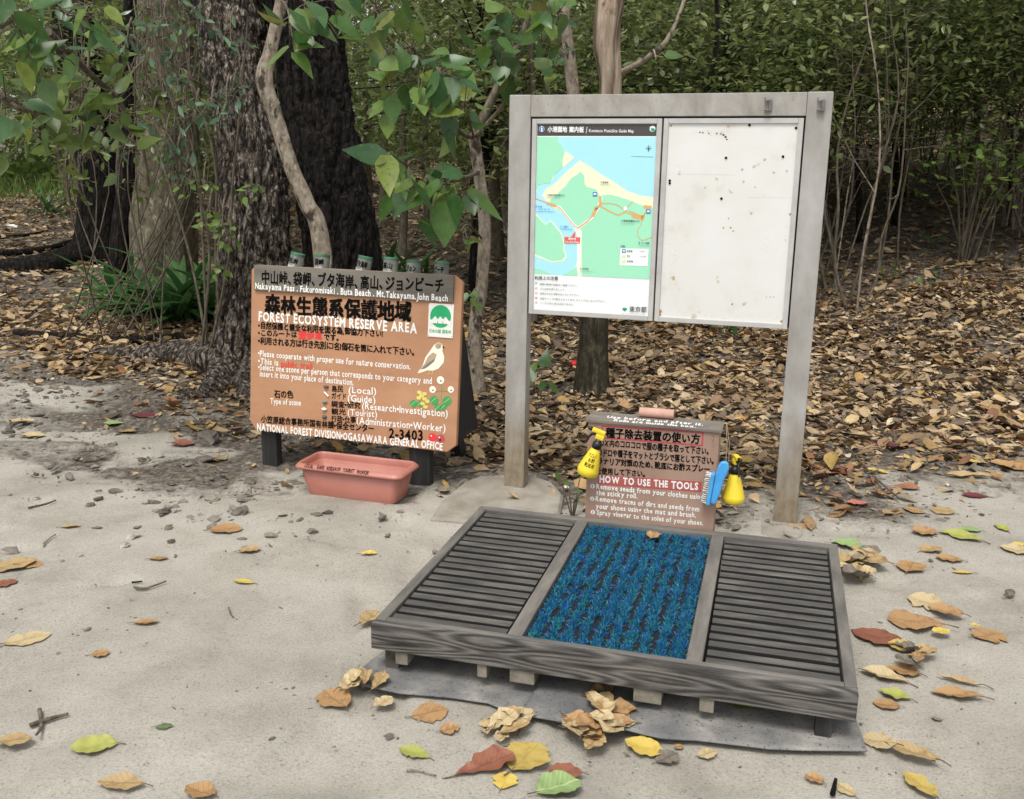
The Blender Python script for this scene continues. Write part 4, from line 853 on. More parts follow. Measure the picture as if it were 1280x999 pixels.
def wob(path, amp, seed):
    r = random.Random(seed); return [Vector(p) + Vector((r.gauss(0, amp), r.gauss(0, amp), 0)) for p in path]
def smooth_path(pts, k=5):
    pts = [Vector(p) for p in pts]; out = []
    for i in range(len(pts) - 1):
        p0 = pts[max(0, i - 1)]; p1 = pts[i]; p2 = pts[i + 1]; p3 = pts[min(len(pts) - 1, i + 2)]
        for j in range(k):
            t = j / k; out.append(.5 * ((2 * p1) + (-p0 + p2) * t + (2 * p0 - 5 * p1 + 4 * p2 - p3) * t * t + (-p0 + 3 * p1 - 3 * p2 + p3) * t ** 3))
    out.append(pts[-1]); return out
def trunkmesh(mb, path, radii, n=48, rough=.06, flare=0.0, lobes=7, seed=0, mat=0):
    """bark-skinned trunk: path through world points, uneven radius, root flare with lobes at the foot"""
    path = [Vector(p) for p in path]; K = len(path); vs = []; fs = []; up = Vector((.02, 1, 0)); acc = 0
    ang = np.arange(n) * (2 * math.pi / n); ca, sa = np.cos(ang), np.sin(ang)
    for i, p in enumerate(path):
        t = (path[min(i + 1, K - 1)] - path[max(i - 1, 0)]).normalized(); up = (up - t * up.dot(t)).normalized(); sd_ = t.cross(up)
        if i: acc += (p - path[i - 1]).length
        R0_ = radii[i]; fl = flare * math.exp(-acc * 3.2) * (.55 + .45 * np.cos(ang * lobes + seed) + .3 * np.cos(ang * 3 + seed * 2))
        r = R0_ * (1 + fl + rough * (vnoise(ca * 3 + seed + 7, acc * 1.3 + sa * 3, seed) - .5) * 2)
        if n >= 60:                                                  # ridged bark with deep fissures
            uu = ang * R0_
            f1 = np.abs(vnoise(uu * 16 + .6 * vnoise(uu * 5, np.full(n, acc * 3.), seed + 4), np.full(n, acc * 4.6 + seed), seed + 2) - .5) * 2
            f2 = np.abs(vnoise(uu * 34, np.full(n, acc * 14. + seed), seed + 3) - .5) * 2
            r = r - .030 * (1 - sstep(0, .4, f1)) - .012 * (1 - sstep(0, .4, f2)) + .016 * (vnoise(uu * 55, np.full(n, acc * 40), seed + 5) - .5)
        else: r = r * (1 + rough * .7 * (vnoise(np.arange(n) * .9, np.full(n, acc * 5), seed + 1) - .5) * 2)
        for k in range(n): vs.append(p + (up * float(ca[k]) + sd_ * float(sa[k])) * float(r[k]))
    for i in range(K - 1):
        for k in range(n): fs.append((i * n + k, i * n + (k + 1) % n, (i + 1) * n + (k + 1) % n, (i + 1) * n + k))
    mb.add(vs, fs, mat, None, True)
def local(mb, c):
    mb.v = [(v[0] - c[0], v[1] - c[1], v[2] - c[2]) for v in mb.v]; return mb
def ground(x, y, dz=0): return Vector((x, y, float(gz(x, y)) + dz))
def rootpath(pts, r0, r1, mb, seed):
    ps = smooth_path([ground(x, y, dz) for x, y, dz in pts], 6); K = len(ps)
    trunkmesh(mb, ps, [r0 + (r1 - r0) * i / (K - 1) for i in range(K)], 14, .18, 0, 3, seed)

# ---- the two big trunks behind the brown sign
def bigtree(label, name_path, radii, mat_, seed, roots=(), flare=.5):
    base = name_path[0]; c = Vector((base.x, base.y, float(gz(base.x, base.y))))
    t = thing('large_tree', label, 'tree', c)
    mb = MB(); ps = smooth_path(name_path, 46); K = len(ps); rr_ = np.interp(np.linspace(0, 1, K), np.linspace(0, 1, len(radii)), radii)
    trunkmesh(mb, ps, rr_, 200, .06, flare, 6, seed); obj('trunk', local(mb, c), mat_, t)
    for i, (pts, r0, r1) in enumerate(roots):
        mb = MB(); rootpath(pts, r0, r1, mb, seed + i); obj('root', local(mb, c), mat_, t)
    return t, c
Y1 = 6.9
def fy(px, Y): q = P(px, 500, Y); return q.x
def tp(px, py, Y): return P(px, py, Y)
bL = [ground(fy(322, Y1), Y1, -.15), tp(318, 330, Y1), tp(315, 200, Y1 + .1), tp(300, 100, Y1 + .25), tp(285, 0, Y1 + .4), tp(262, -180, Y1 + .6), tp(230, -420, Y1 + .9)]
tL, cL = bigtree('huge grey fissured tree trunk with spreading roots behind the left half of the brown sign', bL, [.30, .25, .235, .24, .27, .3, .28], M_bark_dark, 3, (
    ([(fy(300, Y1), Y1 - .05, .12), (fy(275, Y1) , Y1 - .1, .08), (fy(225, 7.0), 7.05, .05), (fy(150, 7.2), 7.2, .0), (fy(80, 7.4), 7.4, -.06)], .17, .05),
    ([(fy(300, Y1), Y1 - .1, .14), (fy(280, 6.5), 6.5, .04), (fy(255, 6.2), 6.2, -.02), (fy(200, 6.1), 6.15, -.06)], .15, .04),
    ([(fy(330, Y1), Y1 - .1, .12), (fy(318, 6.4), 6.3, .02), (fy(330, 5.9), 5.8, -.05)], .15, .05)), .7)
Y2 = 7.05
bR = [ground(fy(436, Y2), Y2, -.15), tp(428, 330, Y2), tp(412, 220, Y2), tp(392, 110, Y2 + .05), tp(378, 0, Y2 + .1), tp(350, -180, Y2 + .3), tp(330, -420, Y2 + .5)]
tR, cR = bigtree('huge black barked tree trunk leaning left, behind the middle of the brown sign', bR, [.33, .285, .262, .25, .25, .25, .22], M_bark_black, 9, (
    ([(fy(470, Y2), Y2 - .1, .1), (fy(520, 6.8), 6.6, .02), (fy(575, 6.4), 6.3, -.02), (fy(640, 6.2), 6.15, -.07)], .15, .05),), .55)
# pale trunk further back on the left, dark trunk at the trail, its root over the ground
def simple_tree(name, label, path, radii, mat_, seed, roots=(), flare=.4, n=36, cat='tree'):
    base = path[0]; c = Vector((base.x, base.y, float(gz(base.x, base.y)))); t = thing(name, label, cat, c)
    mb = MB(); ps = smooth_path(path, 8); K = len(ps); rr_ = np.interp(np.linspace(0, 1, K), np.linspace(0, 1, len(radii)), radii)
    trunkmesh(mb, ps, rr_, n, .13, flare, 5, seed); obj('trunk', local(mb, c), mat_, t)
    for i, (pts, r0, r1) in enumerate(roots):
        mb = MB(); rootpath(pts, r0, r1, mb, seed + i); obj('root', local(mb, c), mat_, t)
    return t, c
Y3 = 9.9
simple_tree('pale_tree', 'pale lichen covered trunk behind the strap leaved plant, left of the huge grey trunk', [ground(fy(205, Y3), Y3, -.1), tp(208, 260, Y3), tp(212, 150, Y3), tp(212, 40, Y3), tp(205, -160, Y3), tp(200, -350, Y3)], [.33, .29, .285, .28, .27, .22], M_bark_pale, 5, (([(fy(190, Y3), Y3 - .2, .08), (fy(172, 9.5), 9.5, .05), (fy(150, 9.2), 9.2, -.05)], .15, .06),), .3)
Y4 = 12.2
simple_tree('dark_tree', 'dark leaning trunk at the edge of the leaf covered trail with a long bare root', [ground(fy(135, Y4), Y4, -.1), tp(128, 230, Y4), tp(108, 140, Y4), tp(92, 40, Y4), tp(75, -100, Y4), tp(50, -300, Y4)], [.32, .26, .24, .22, .2, .18], M_bark_black, 6, (([(fy(125, Y4), Y4 - .1, .12), (fy(105, 11.7), 11.7, .1), (fy(60, 11.3), 11.3, .06), (fy(0, 11.2), 11.2, .02), (fy(-60, 11.2), 11.2, -.05)], .2, .08),), .4)
simple_tree('bare_tree', 'thin dark trunk in the shade between the trail and the pale lichen covered trunk', [ground(fy(152, 10.0), 10.0, -.1), tp(160, 200, 10.), tp(158, 100, 10.), tp(166, 0, 10.), tp(170, -200, 10.)], [.1, .08, .075, .075, .06], M_bark_black, 16)

# ---- foliage helpers
def place_leaves(centres, L, W, down=.5, face=None, prof=HEART_W, curl=.3, jitter=.35):
    n_ = len(centres); d = RNG.normal(size=(n_, 3)) * .7; d[:, 2] -= down
    nr = RNG.normal(size=(n_, 3)) * jitter + (np.array([0, -.55, .8]) if face is None else np.array(face))
    return leaves(np.array(centres), d, nr, L * RNG.uniform(.65, 1.2, n_), W * RNG.uniform(.65, 1.15, n_), prof, RNG.uniform(-.1, curl, n_), RNG.uniform(.05, .35, n_), RNG.uniform(-.3, .3, n_))
def spray(px, py, Y, rx, ry, n_, L, W, mb, twig_from=None, depth=.25, **kw):
    """a spray of leaves on real twigs round the place seen at (px,py), Y metres out"""
    n_ = int(n_ * 1.45 + .5); L = L * .84; W = W * .84; c = P(px, py, Y); k = Y / FPX; cs = []
    root = twig_from if twig_from is not None else c + Vector((0, .1, .2))
    mid = root.lerp(c, .7) + Vector((0, 0, .06)); mb.tube(smooth_path([root, mid, c], 4), list(np.linspace(.008, .004, 9)), 5)
    for i in range(n_):
        a = random.uniform(0, 6.283); r = math.sqrt(random.random()); q = c + Vector((math.cos(a) * r * rx * k, random.uniform(-depth, depth), -math.sin(a) * r * ry * k))
        cs.append(q)
        mb.tube([c.lerp(mid, random.random() * .8), q.lerp(c, .35) + Vector((0, 0, .03)), q], [.0035, .0025, .0016], 4)
    return place_leaves([tuple(x) for x in cs], L, W, **kw)
def foliage(name, parts, mat_, parent, c):
    V, F = cat_mesh(parts); return link(name, npmesh(name, V - np.array(c), F, mat_, None, True), parent)

# ---- leaning pale thin trunk in front of the big ones
Y5 = 6.15
lp = [ground(fy(415, Y5), Y5, -.05), tp(402, 306, Y5), tp(384, 255, Y5), tp(365, 210, Y5), tp(346, 150, Y5), tp(331, 100, Y5), tp(338, 66, Y5), tp(350, 10, Y5), tp(362, -60, Y5), tp(380, -200, Y5)]
t, c = simple_tree('leaning_tree', 'slim pale spotted trunk bent like an elbow in front of the black barked tree', lp, [.066, .058, .052, .048, .046, .05, .04, .036, .032, .024], M_bark_light, 21, (), .25, 24)
mb = MB(); root = tp(352, 0, Y5)
pr = [spray(392, 22, 4.6, 38, 34, 9, .19, .12, mb, root), spray(365, 45, 4.5, 24, 18, 3, .19, .11, mb, root)]
obj('branch', local(mb, c), M_bark_thin, t); foliage('leaves', pr, M_lf_near, t, c)
# ---- sapling with big soft leaves
Y6 = 6.35
sp = [ground(fy(600, Y6), Y6, -.05), tp(594, 420, Y6), tp(602, 360, Y6), tp(606, 290, Y6), tp(600, 230, Y6), tp(592, 172, Y6)]
t, c = simple_tree('soft_leaved_sapling', 'slim grey sapling with big heart shaped leaves between brown sign and notice board', sp, [.05, .046, .042, .04, .038, .036], M_bark_light, 22, (), .3, 14)
mb = MB(); tip = tp(592, 172, Y6)
mb.tube(smooth_path([tip, tp(612, 130, Y6), tp(640, 72, Y6), tp(668, 0, Y6), tp(700, -120, Y6)], 4), list(np.linspace(.033, .012, 17)), 8)
mb.tube(smooth_path([tip, tp(606, 158, Y6 - .1), tp(634, 122, Y6 - .2), tp(650, 60, Y6 - .4)], 4), list(np.linspace(.018, .008, 13)), 7)
mb.tube(smooth_path([tip, tp(575, 165, Y6 - .3), tp(540, 120, 5.2), tp(505, 72, 4.9), tp(470, 30, 4.8)], 4), list(np.linspace(.016, .006, 17)), 7)
mb.tube(smooth_path([tp(598, 215, Y6), tp(580, 222, 5.6), tp(552, 215, 5.0), tp(530, 228, 4.8)], 4), list(np.linspace(.014, .006, 13)), 7)
A = tp(540, 120, 5.2); B = tp(545, 218, 4.95)
pr = [spray(525, 105, 4.7, 58, 48, 17, .2, .13, mb, A), spray(508, 60, 4.8, 45, 30, 8, .15, .1, mb, A), spray(548, 95, 4.4, 18, 20, 3, .25, .15, mb, A),
      spray(505, 215, 4.5, 30, 28, 6, .23, .14, mb, B), spray(560, 235, 4.5, 30, 30, 6, .24, .15, mb, B), spray(532, 240, 4.6, 60, 40, 6, .18, .12, mb, B), spray(578, 140, 5.0, 26, 34, 7, .16, .11, mb, tip),
      spray(632, 55, 5.8, 26, 40, 9, .19, .13, mb, tp(640, 72, Y6)), spray(650, 25, 5.8, 30, 30, 6, .18, .12, mb, tp(650, 30, Y6)), spray(612, 80, 5.9, 22, 40, 7, .17, .12, mb, tp(630, 90, Y6)), spray(590, 375, 6.2, 12, 14, 3, .1, .07, mb, tp(600, 370, Y6)), spray(576, 290, 6.0, 14, 16, 3, .12, .08, mb, tp(604, 300, Y6)),
      spray(470, 15, 4.7, 50, 30, 10, .17, .12, mb, tp(470, 30, 4.8))]
obj('branch', local(mb, c), M_bark_thin, t); foliage('leaves', pr, M_lf_near, t, c)
# ---- the tan tree right behind the notice board, forked
Y7 = 6.5
tp7 = [ground(fy(738, Y7), Y7, -.1), tp(740, 440, Y7), tp(744, 330, Y7), tp(752, 220, Y7), tp(763, 110, Y7), tp(757, 55, Y7), tp(763, 5, Y7), tp(772, -60, Y7), tp(770, -250, Y7)]
t, c = simple_tree('tan_tree', 'tan peeling tree trunk standing behind the notice board, seen above and below the map panel', tp7, [.115, .092, .088, .084, .070, .085, .092, .08, .07], M_bark_tan, 31, (), .35, 24)
mb = MB(); trunkmesh(mb, smooth_path([tp(744, 330, Y7), tp(728, 220, Y7 + .1), tp(716, 110, Y7 + .15), tp(709, 50, Y7 + .15), tp(706, 22, Y7 + .15), tp(710, -60, Y7 + .2), tp(712, -250, Y7 + .2)], 6), [.05 - .0006 * i for i in range(37)], 14, .06, 0, 3, 33)
mb.tube(smooth_path([tp(706, 24, Y7 + .15), tp(694, 10, Y7), tp(680, -10, Y7 - .1), tp(660, -60, Y7 - .2)], 4), list(np.linspace(.028, .015, 13)), 8); obj('trunk', local(mb, c), M_bark_light, t)
mb = MB(); mb.tube(smooth_path([tp(774, 92, Y7), tp(800, 78, Y7 - .1), tp(830, 55, Y7 - .2), tp(848, 20, Y7 - .2), tp(862, -20, Y7 - .2)], 5), list(np.linspace(.022, .01, 21)), 8)
pr = [spray(820, 75, 6.2, 10, 10, 1, .13, .1, mb, tp(806, 75, Y7)), spray(690, 35, 5.6, 36, 44, 12, .17, .12, mb, tp(706, 30, Y7)), spray(700, 75, 6.0, 30, 26, 6, .14, .1, mb, tp(712, 60, Y7))]
obj('branch', local(mb, c), M_bark_light, t); foliage('leaves', pr, M_lf_near, t, c)
# ---- leafy bough hanging into the picture at the upper left: its stem stands left of the view
c = ground(-3.3, 5.2); t = thing('broad_leaved_shrub', 'broad leaved shrub whose green and olive leaves hang in from the upper left edge', 'shrub', c)
mb = MB(); st = [c + Vector((0, 0, -.05)), c + Vector((.0, 0, 1.0)), c + Vector((.2, -.1, 1.9)), tp(20, 20, 4.7)]
mb.tube(smooth_path(st, 6), list(np.linspace(.05, .02, 19)), 10); mb.tube(smooth_path([st[2], tp(-30, 110, 4.9), tp(40, 140, 5.0), tp(120, 130, 5.4), tp(180, 75, 5.8)], 5), list(np.linspace(.022, .006, 21)), 6)
mb.tube(smooth_path([tp(60, 40, 4.8), tp(110, 90, 5.4), tp(150, 130, 5.8), tp(178, 185, 6.1), tp(186, 235, 6.2)], 5), list(np.linspace(.02, .008, 21)), 6)
pr = [spray(30, 50, 4.3, 45, 50, 12, .2, .11, mb, st[3], down=.9), spray(85, 20, 4.3, 40, 26, 9, .18, .1, mb, st[3], down=.6), spray(10, 130, 4.5, 40, 40, 9, .19, .14, mb, tp(-30, 110, 4.9)), spray(60, 65, 4.5, 25, 25, 5, .2, .11, mb, st[3])]
obj('branch', local(mb, c), M_bark_thin, t); foliage('leaves', pr, M_lf_near, t, c)
mb2 = MB(); pr = [spray(90, 120, 5.0, 40, 30, 13, .15, .12, mb2, tp(40, 140, 5.0)), spray(145, 150, 5.4, 50, 40, 13, .15, .11, mb2, tp(120, 130, 5.4)), spray(50, 175, 5.2, 45, 40, 13, .15, .11, mb2, tp(40, 140, 5.0)), spray(105, 195, 5.6, 50, 30, 8, .11, .08, mb2, tp(120, 130, 5.4)), spray(115, 60, 5.4, 40, 30, 12, .14, .1, mb2, tp(110, 90, 5.4))]
obj('twig', local(mb2, c), M_bark_thin, t); foliage('leaves', pr, M_lf_olive, t, c)
# ---- sprigs of small blue-green leaves climbing in front of the trunks
c = ground(fy(262, 6.7), 6.75); t = thing('climbing_shrub', 'thin dark climber with small blue green leaves in front of the huge grey trunk', 'climber', c)
mb = MB(); stems = [([(262, 330), (250, 240), (222, 150), (196, 60), (185, -40)], 6.6), ([(270, 320), (268, 200), (235, 80), (220, -30)], 6.55), ([(285, 330), (290, 240), (300, 140), (310, 20)], 6.45), ([(240, 330), (205, 210), (170, 110), (140, 20)], 6.9), ([(255, 330), (245, 200), (210, 100), (200, -20)], 6.7)]
for pts, Y in stems: mb.tube(smooth_path([c + Vector((random.uniform(-.1, .1), 0, 0))] + [tp(a, b_, Y) for a, b_ in pts], 5), list(np.linspace(.012, .005, 5 * len(pts) + 1)), 5)
pr = []
for px, py, Y in ((192, 160, 6.3), (208, 182, 6.3), (190, 60, 6.4), (205, 35, 6.4), (218, 90, 6.5), (265, 140, 6.2), (283, 132, 6.2), (288, 50, 6.3), (300, 118, 6.3), (245, 150, 6.4), (222, 205, 6.4), (180, 20, 6.4), (230, 20, 6.5), (150, 185, 6.4), (160, 60, 6.6), (250, 30, 6.5)):
    pr.append(spray(px, py, Y, 22, 16, 7, .11, .045, mb, None, .1, down=.1, prof=LAN_W, jitter=.6))
obj('stem', local(mb, c), M_bark_thin, t); foliage('leaves', pr, M_lf_blue, t, c)
mb = MB(); pr = [spray(px, py, Y, 14, 12, 6, .07, .05, mb, None, .06) for px, py, Y in ((232, 232, 6.4), (255, 235, 6.4), (278, 285, 6.2), (285, 300, 6.2), (315, 240, 6.3), (262, 275, 6.3), (272, 335, 6.1))]
o = obj('twig', local(mb, c), M_bark_thin, t); foliage('young_leaves', pr, M_lf_lime, t, c)

c = ground(fy(150, 7.6), 7.7); t = thing('twiggy_shrub', 'tangled twiggy shrub with small olive leaves veiling the pale lichen covered trunk', 'shrub', c)
mb = MB(); pr = []
for k in range(17):
    x0 = random.uniform(60, 260); x1 = x0 + random.uniform(-70, 60); Y = random.uniform(7.0, 8.2); tw = smooth_path([c + Vector((random.uniform(-.5, .5), random.uniform(-.2, .2), 0)), tp(x0, 240, Y), tp((x0 + x1) / 2, 130, Y), tp(x1, random.uniform(-30, 60), Y)], 4)
    mb.tube(tw, list(np.linspace(.007, .003, len(tw))), 5)
    for q in range(3):
        pr.append(spray(x0 + (x1 - x0) * random.random(), random.uniform(0, 240), Y - .1, 32, 24, 7, .085, .05, mb, tw[random.randrange(6, len(tw))], .12, down=.3, prof=OV_W, jitter=.6))
obj('stem', local(mb, c), M_bark_thin, t); foliage('leaves', pr, M_lf_olive, t, c)
# ---- strap leaved plants
def strap(name, label, px, py, n_, L, W, seed, lean=.0, group=None, lim=None):
    q = at(px, py); c = ground(q.x, q.y); t = thing(name, label, 'plant', c, 0, group)
    a = RNG.uniform(0, 2 * np.pi, n_); e = RNG.uniform(.35, 1.25, n_); K = 8; s = np.linspace(0, 1, K)
    Ls = L * RNG.uniform(.6, 1.1, n_); Ws = W * RNG.uniform(.7, 1.1, n_); b0 = np.stack([RNG.normal(0, .09, n_), RNG.normal(0, .07, n_), np.zeros(n_)], 1)
    V = np.zeros((n_, K, 3, 3)); prof = np.array([.45, .75, .95, 1, .95, .8, .5, .03]); dr = RNG.uniform(.3, 1.0, n_)
    for i in range(n_):
        p = b0[i].copy(); el_ = e[i]
        for k in range(K):
            d = np.array([math.cos(a[i]) * math.cos(el_), math.sin(a[i]) * math.cos(el_), math.sin(el_)]); sd_ = np.array([-math.sin(a[i]), math.cos(a[i]), 0]); nn = np.cross(d, sd_)
            hw = Ws[i] * .5 * prof[k]; V[i, k, 1] = p - nn * hw * -.0; V[i, k, 0] = p - sd_ * hw - nn * hw * .35; V[i, k, 2] = p + sd_ * hw - nn * hw * .35
            p = p + d * Ls[i] / (K - 1); el_ -= dr[i] * 2.0 / K
    F = np.array([[k * 3 + j, k * 3 + j + 1, k * 3 + j + 4, k * 3 + j + 3] for k in range(K - 1) for j in range(2)])[None] + (np.arange(n_) * K * 3)[:, None, None]
    link('leaves', npmesh('leaves', V.reshape(-1, 3), F.reshape(-1, 4), M_lf_strap, None, True), t)
    mb = MB()
    for k in range(6): mb.tube([(random.gauss(0, .05), random.gauss(0, .05), -.03), (random.gauss(0, .05), random.gauss(0, .05), .1)], [.02, .014], 7)
    obj('stem', mb, M_bark_thin, t); return t
strap('strap_leaved_plant', 'large clump of long dark green strap leaves left of the huge grey trunk', 232, 402, 62, 1.0, .10, 1)
strap('strap_leaved_plant', 'smaller clump of strap leaves beside the roots at the left of the large clump', 165, 385, 30, .75, .08, 2)
strap('strap_leaved_plant', 'upright clump of strap leaves between the large clump and the huge grey trunk', 272, 398, 30, 1.15, .09, 3)
strap('strap_leaved_plant', 'dark clump of strap leaves in the shade behind the black barked trunk', 478, 355, 26, .8, .06, 4)
strap('strap_leaved_plant', 'pale tuft of narrow leaves by the edge of the trail at the far left', 60, 268, 26, .9, .05, 5)
strap('strap_leaved_plant', 'low dark clump of narrow leaves to the right of the black barked trunk', 515, 350, 22, .7, .05, 6)

# ---- understory trees of the wood: four grown from code, then copies of each with its parts
def crown_leaves(n_cl, per, zc, rx, rz, L, W, lean=(0, 0), zmin=.8, prof=OV_W):
    cen = []
    while len(cen) < n_cl:
        v = RNG.normal(size=3); v /= np.linalg.norm(v); v *= RNG.random() ** .45
        q = np.array([v[0] * rx + lean[0], v[1] * rx + lean[1], zc + v[2] * rz])
        if q[2] > zmin: cen.append(q)
    cen = np.array(cen); ps = np.repeat(cen, per, 0) + RNG.normal(size=(n_cl * per, 3)) * np.array([.26, .26, .13])
    N = len(ps); d = RNG.normal(size=(N, 3)); d[:, 2] = d[:, 2] * .4 - .2; nr = RNG.normal(size=(N, 3)) * .3 + np.array([0, 0, 1.0])
    return cen, leaves(ps, d, nr, L * RNG.uniform(.6, 1.2, N), W * RNG.uniform(.6, 1.2, N), prof, RNG.uniform(-.1, .25, N), RNG.uniform(.0, .4, N))
LEAF4 = np.array([.05, .95, .75, .03])
def forest_tree(name, label, cat, h, r, n_cl, per, zc, rx, rz, L, W, mat_, zmin, group, seed, bark):
    t = thing(name, label, cat, (0, 0, -50), 0, group); rr_ = random.Random(seed)
    pts = [Vector((0, 0, -.15))]; p = Vector((0, 0, 0))
    for k in range(6): p = p + Vector((rr_.gauss(0, .08), rr_.gauss(0, .08), h / 6)); pts.append(p.copy())
    ps = smooth_path(pts, 3); mb = MB(); trunkmesh(mb, ps, list(np.linspace(r, r * .35, len(ps))), 10, .08, .25, 4, seed)
    cen, lv = crown_leaves(n_cl, per, zc, rx, rz, L, W, (p.x * .6, p.y * .6), zmin, LEAF4)
    for q in cen[::4]:
        q = Vector(q); k = min(len(ps) - 2, max(8 if h > 3 else 3, int(len(ps) * min(.9, (q.z * .75) / h)))); a = ps[k]
        mb.tube([a, a.lerp(q, .55) + Vector((rr_.gauss(0, .06), rr_.gauss(0, .06), .08)), q], [r * .22, r * .14, .004], 5)
    obj('trunk', mb, bark, t); V, F = lv; link('crown', npmesh('crown', V, F, mat_, None, False), t); return t
TREE_L = 'slender understory tree with many small glossy leaves, one of the wood behind the signs'
kinds = [forest_tree('understory_tree', TREE_L, 'tree', 4.4, .05, 50, 40, 2.5, 1.5, 1.5, .10, .055, M_lf_dark, 1.0, 'understory trees of the wood', 1, M_bark_thin),
         forest_tree('understory_tree', TREE_L, 'tree', 5.2, .06, 50, 40, 3.0, 1.6, 1.7, .10, .055, M_lf_dark, 1.35, 'understory trees of the wood', 2, M_bark_thin),
         forest_tree('understory_tree', TREE_L, 'tree', 3.8, .04, 46, 40, 1.9, 1.3, 1.2, .085, .048, M_lf_dark, .75, 'understory trees of the wood', 3, M_bark_black),
         forest_tree('understory_tree', TREE_L, 'tree', 4.8, .055, 30, 40, 3.2, 1.4, 1.4, .10, .05, M_lf_olive, 1.8, 'understory trees of the wood', 4, M_bark_thin)]
spots = []
rs = random.Random(5)
def free(x, y, dmin):
    return all((x - a) ** 2 + (y - b_) ** 2 > dmin * dmin for a, b_, _ in spots)
def trail(x, y): return abs(x - (-4.3 - (y - 7) * .56)) < 1.7 + (y - 7) * .05 and y < 32
for lo, hi, ylo, yhi, cnt, dm, ks in ((2.0, 8.5, 11.2, 14, 20, .8, (0, 2, 2, 2)), (-.5, 2.2, 8.4, 11.0, 8, .8, (0, 2, 2)), (2.0, 10, 12.5, 18, 14, 1.5, (0, 1, 2)), (-4, 2, 10.5, 15, 10, 1.2, (3, 3, 1)), (-3.5, 2.5, 14, 20, 9, 1.3, (0, 1, 3)), (-9, -3.5, 10, 19, 14, 1.2, (0, 1, 3)), (-13, -8, 13, 24, 10, 1.6, (0, 1, 2)), (-8, 14, 19, 25, 18, 1.8, (0, 1, 1))):
    k = 0; tries = 0
    while k < cnt and tries < 400:
        tries += 1; x, y = rs.uniform(lo, hi), rs.uniform(ylo, yhi)
        if free(x, y, dm) and not trail(x, y): spots.append((x, y, rs.choice(ks))); k += 1
used = set()
for x, y, k in spots:
    o = kinds[k] if k not in used else copy_tree(kinds[k]); used.add(k)
    s = rs.uniform(.85, 1.2); o.location = ground(x, y); o.rotation_euler = (rs.gauss(0, .04), rs.gauss(0, .04), rs.uniform(0, 6.28)); o.scale = (s, s, s * rs.uniform(.9, 1.1))
for k, o in enumerate(kinds):
    if k not in used: o.location = ground(3 + k, 15)
# leafy bushes standing in front of the trees on the right and in the gaps further left
bush = forest_tree('leafy_bush', 'leafy bush of flat sprays of small leaves in front of the dark wood', 'bush', 2.3, .010, 78, 38, 1.95, 1.05, 1.0, .07, .036, M_lf_dark, 1.0, 'leafy bushes at the front of the wood', 7, M_bark_thin)
bl = [(2.9, 10.0), (3.9, 9.8), (4.9, 10.1), (5.8, 10.3), (3.4, 10.9), (4.4, 11.1), (5.4, 11.3), (6.5, 11.2), (2.4, 11.0), (1.4, 9.6), (.5, 9.9), (-.5, 10.3), (2.0, 9.3), (6.9, 12.2), (7.6, 12.0), (4.9, 12.2), (3.0, 12.3), (3.6, 9.6), (6.3, 10.9), (5.2, 11.0), (8.2, 12.6)]
for i, (x, y) in enumerate(bl):
    o = bush if i == 0 else copy_tree(bush); s = rs.uniform(.9, 1.3); o.location = ground(x, y); o.rotation_euler = (0, 0, rs.uniform(0, 6.28)); o.scale = (s, s, s * rs.uniform(.95, 1.2))
# a few that stand out
def special(k, px, py, sc_, label, mat_=None):
    o = copy_tree(kinds[k]); q = at(px, py); o.location = ground(q.x, q.y); o.scale = (sc_,) * 3; o.rotation_euler = (0, 0, px); o['label'] = label
    if 'group' in o: del o['group']
    return o
special(2, 1075, 305, .9, 'thin grey sapling right of the notice board, its forked stem bare to eye height')
# lime leaved bush catching the light at the right
q = at(1205, 330); c = ground(q.x, q.y); t = thing('lime_leaved_bush', 'light lime green leaved bush in front of the dark wood on the right', 'bush', c)
cen, lv = crown_leaves(26, 16, 1.05, .62, .3, .10, .06, (0, 0), .5, OV_W); mb = MB()
for q in cen[::2]: mb.tube([(random.gauss(0, .05), random.gauss(0, .05), -.03), tuple(Vector(q) * .55 + Vector((0, 0, .1))), tuple(q)], [.014, .009, .004], 5)
obj('stem', mb, M_bark_thin, t); link('leaves', npmesh('leaves', lv[0], lv[1], M_lf_lime, None, True), t)
# ---- bare poles: the many thin stems in the shade
def pole(seed, h, r):
    t = thing('thin_stem', 'thin bare sapling stem standing in the shade of the wood', 'sapling', (0, 0, -50), 0, 'thin bare stems in the wood'); rr_ = random.Random(seed)
    p = Vector((0, 0, -.1)); pts = [p.copy()]
    for k in range(7): p = p + Vector((rr_.gauss(0, .085), rr_.gauss(0, .085), h / 7)); pts.append(p.copy())
    ps = smooth_path(pts, 3); mb = MB(); mb.tube(ps, list(np.linspace(r, r * .4, len(ps))), 7); 
    for k in range(9):
        a = ps[rr_.randrange(4, len(ps))]; d = Vector((rr_.gauss(0, .35), rr_.gauss(0, .35), rr_.uniform(-.05, .5))); mb.tube([a, a + d * .5 + Vector((0, 0, -.03)), a + d], [.006, .004, .002], 4)
    obj('trunk', mb, (M_bark_thin, M_bark_light, M_bark_thin)[seed % 3], t); return t
poles = [pole(i, 2.6 + .35 * i, .009 + .003 * (i % 4)) for i in range(6)]
n_p = 0
for i in range(150):
    Y = rs.uniform(8.3, 15); rr0 = rs.random(); px = rs.uniform(420, 900) if rr0 < .74 else (rs.uniform(900, 1290) if rr0 < .76 else rs.uniform(120, 420))
    if px > 900: Y = rs.uniform(11.5, 15); x = P(px, 400, Y).x
    if trail(x, Y): continue
    o = poles[i % 6] if i < 6 else copy_tree(poles[i % 6]); o.location = ground(x, Y); o.rotation_euler = (rs.gauss(0, .07), rs.gauss(0, .07), rs.uniform(0, 6.28)); s = rs.uniform(.7, 1.25); o.scale = (s, s, s)
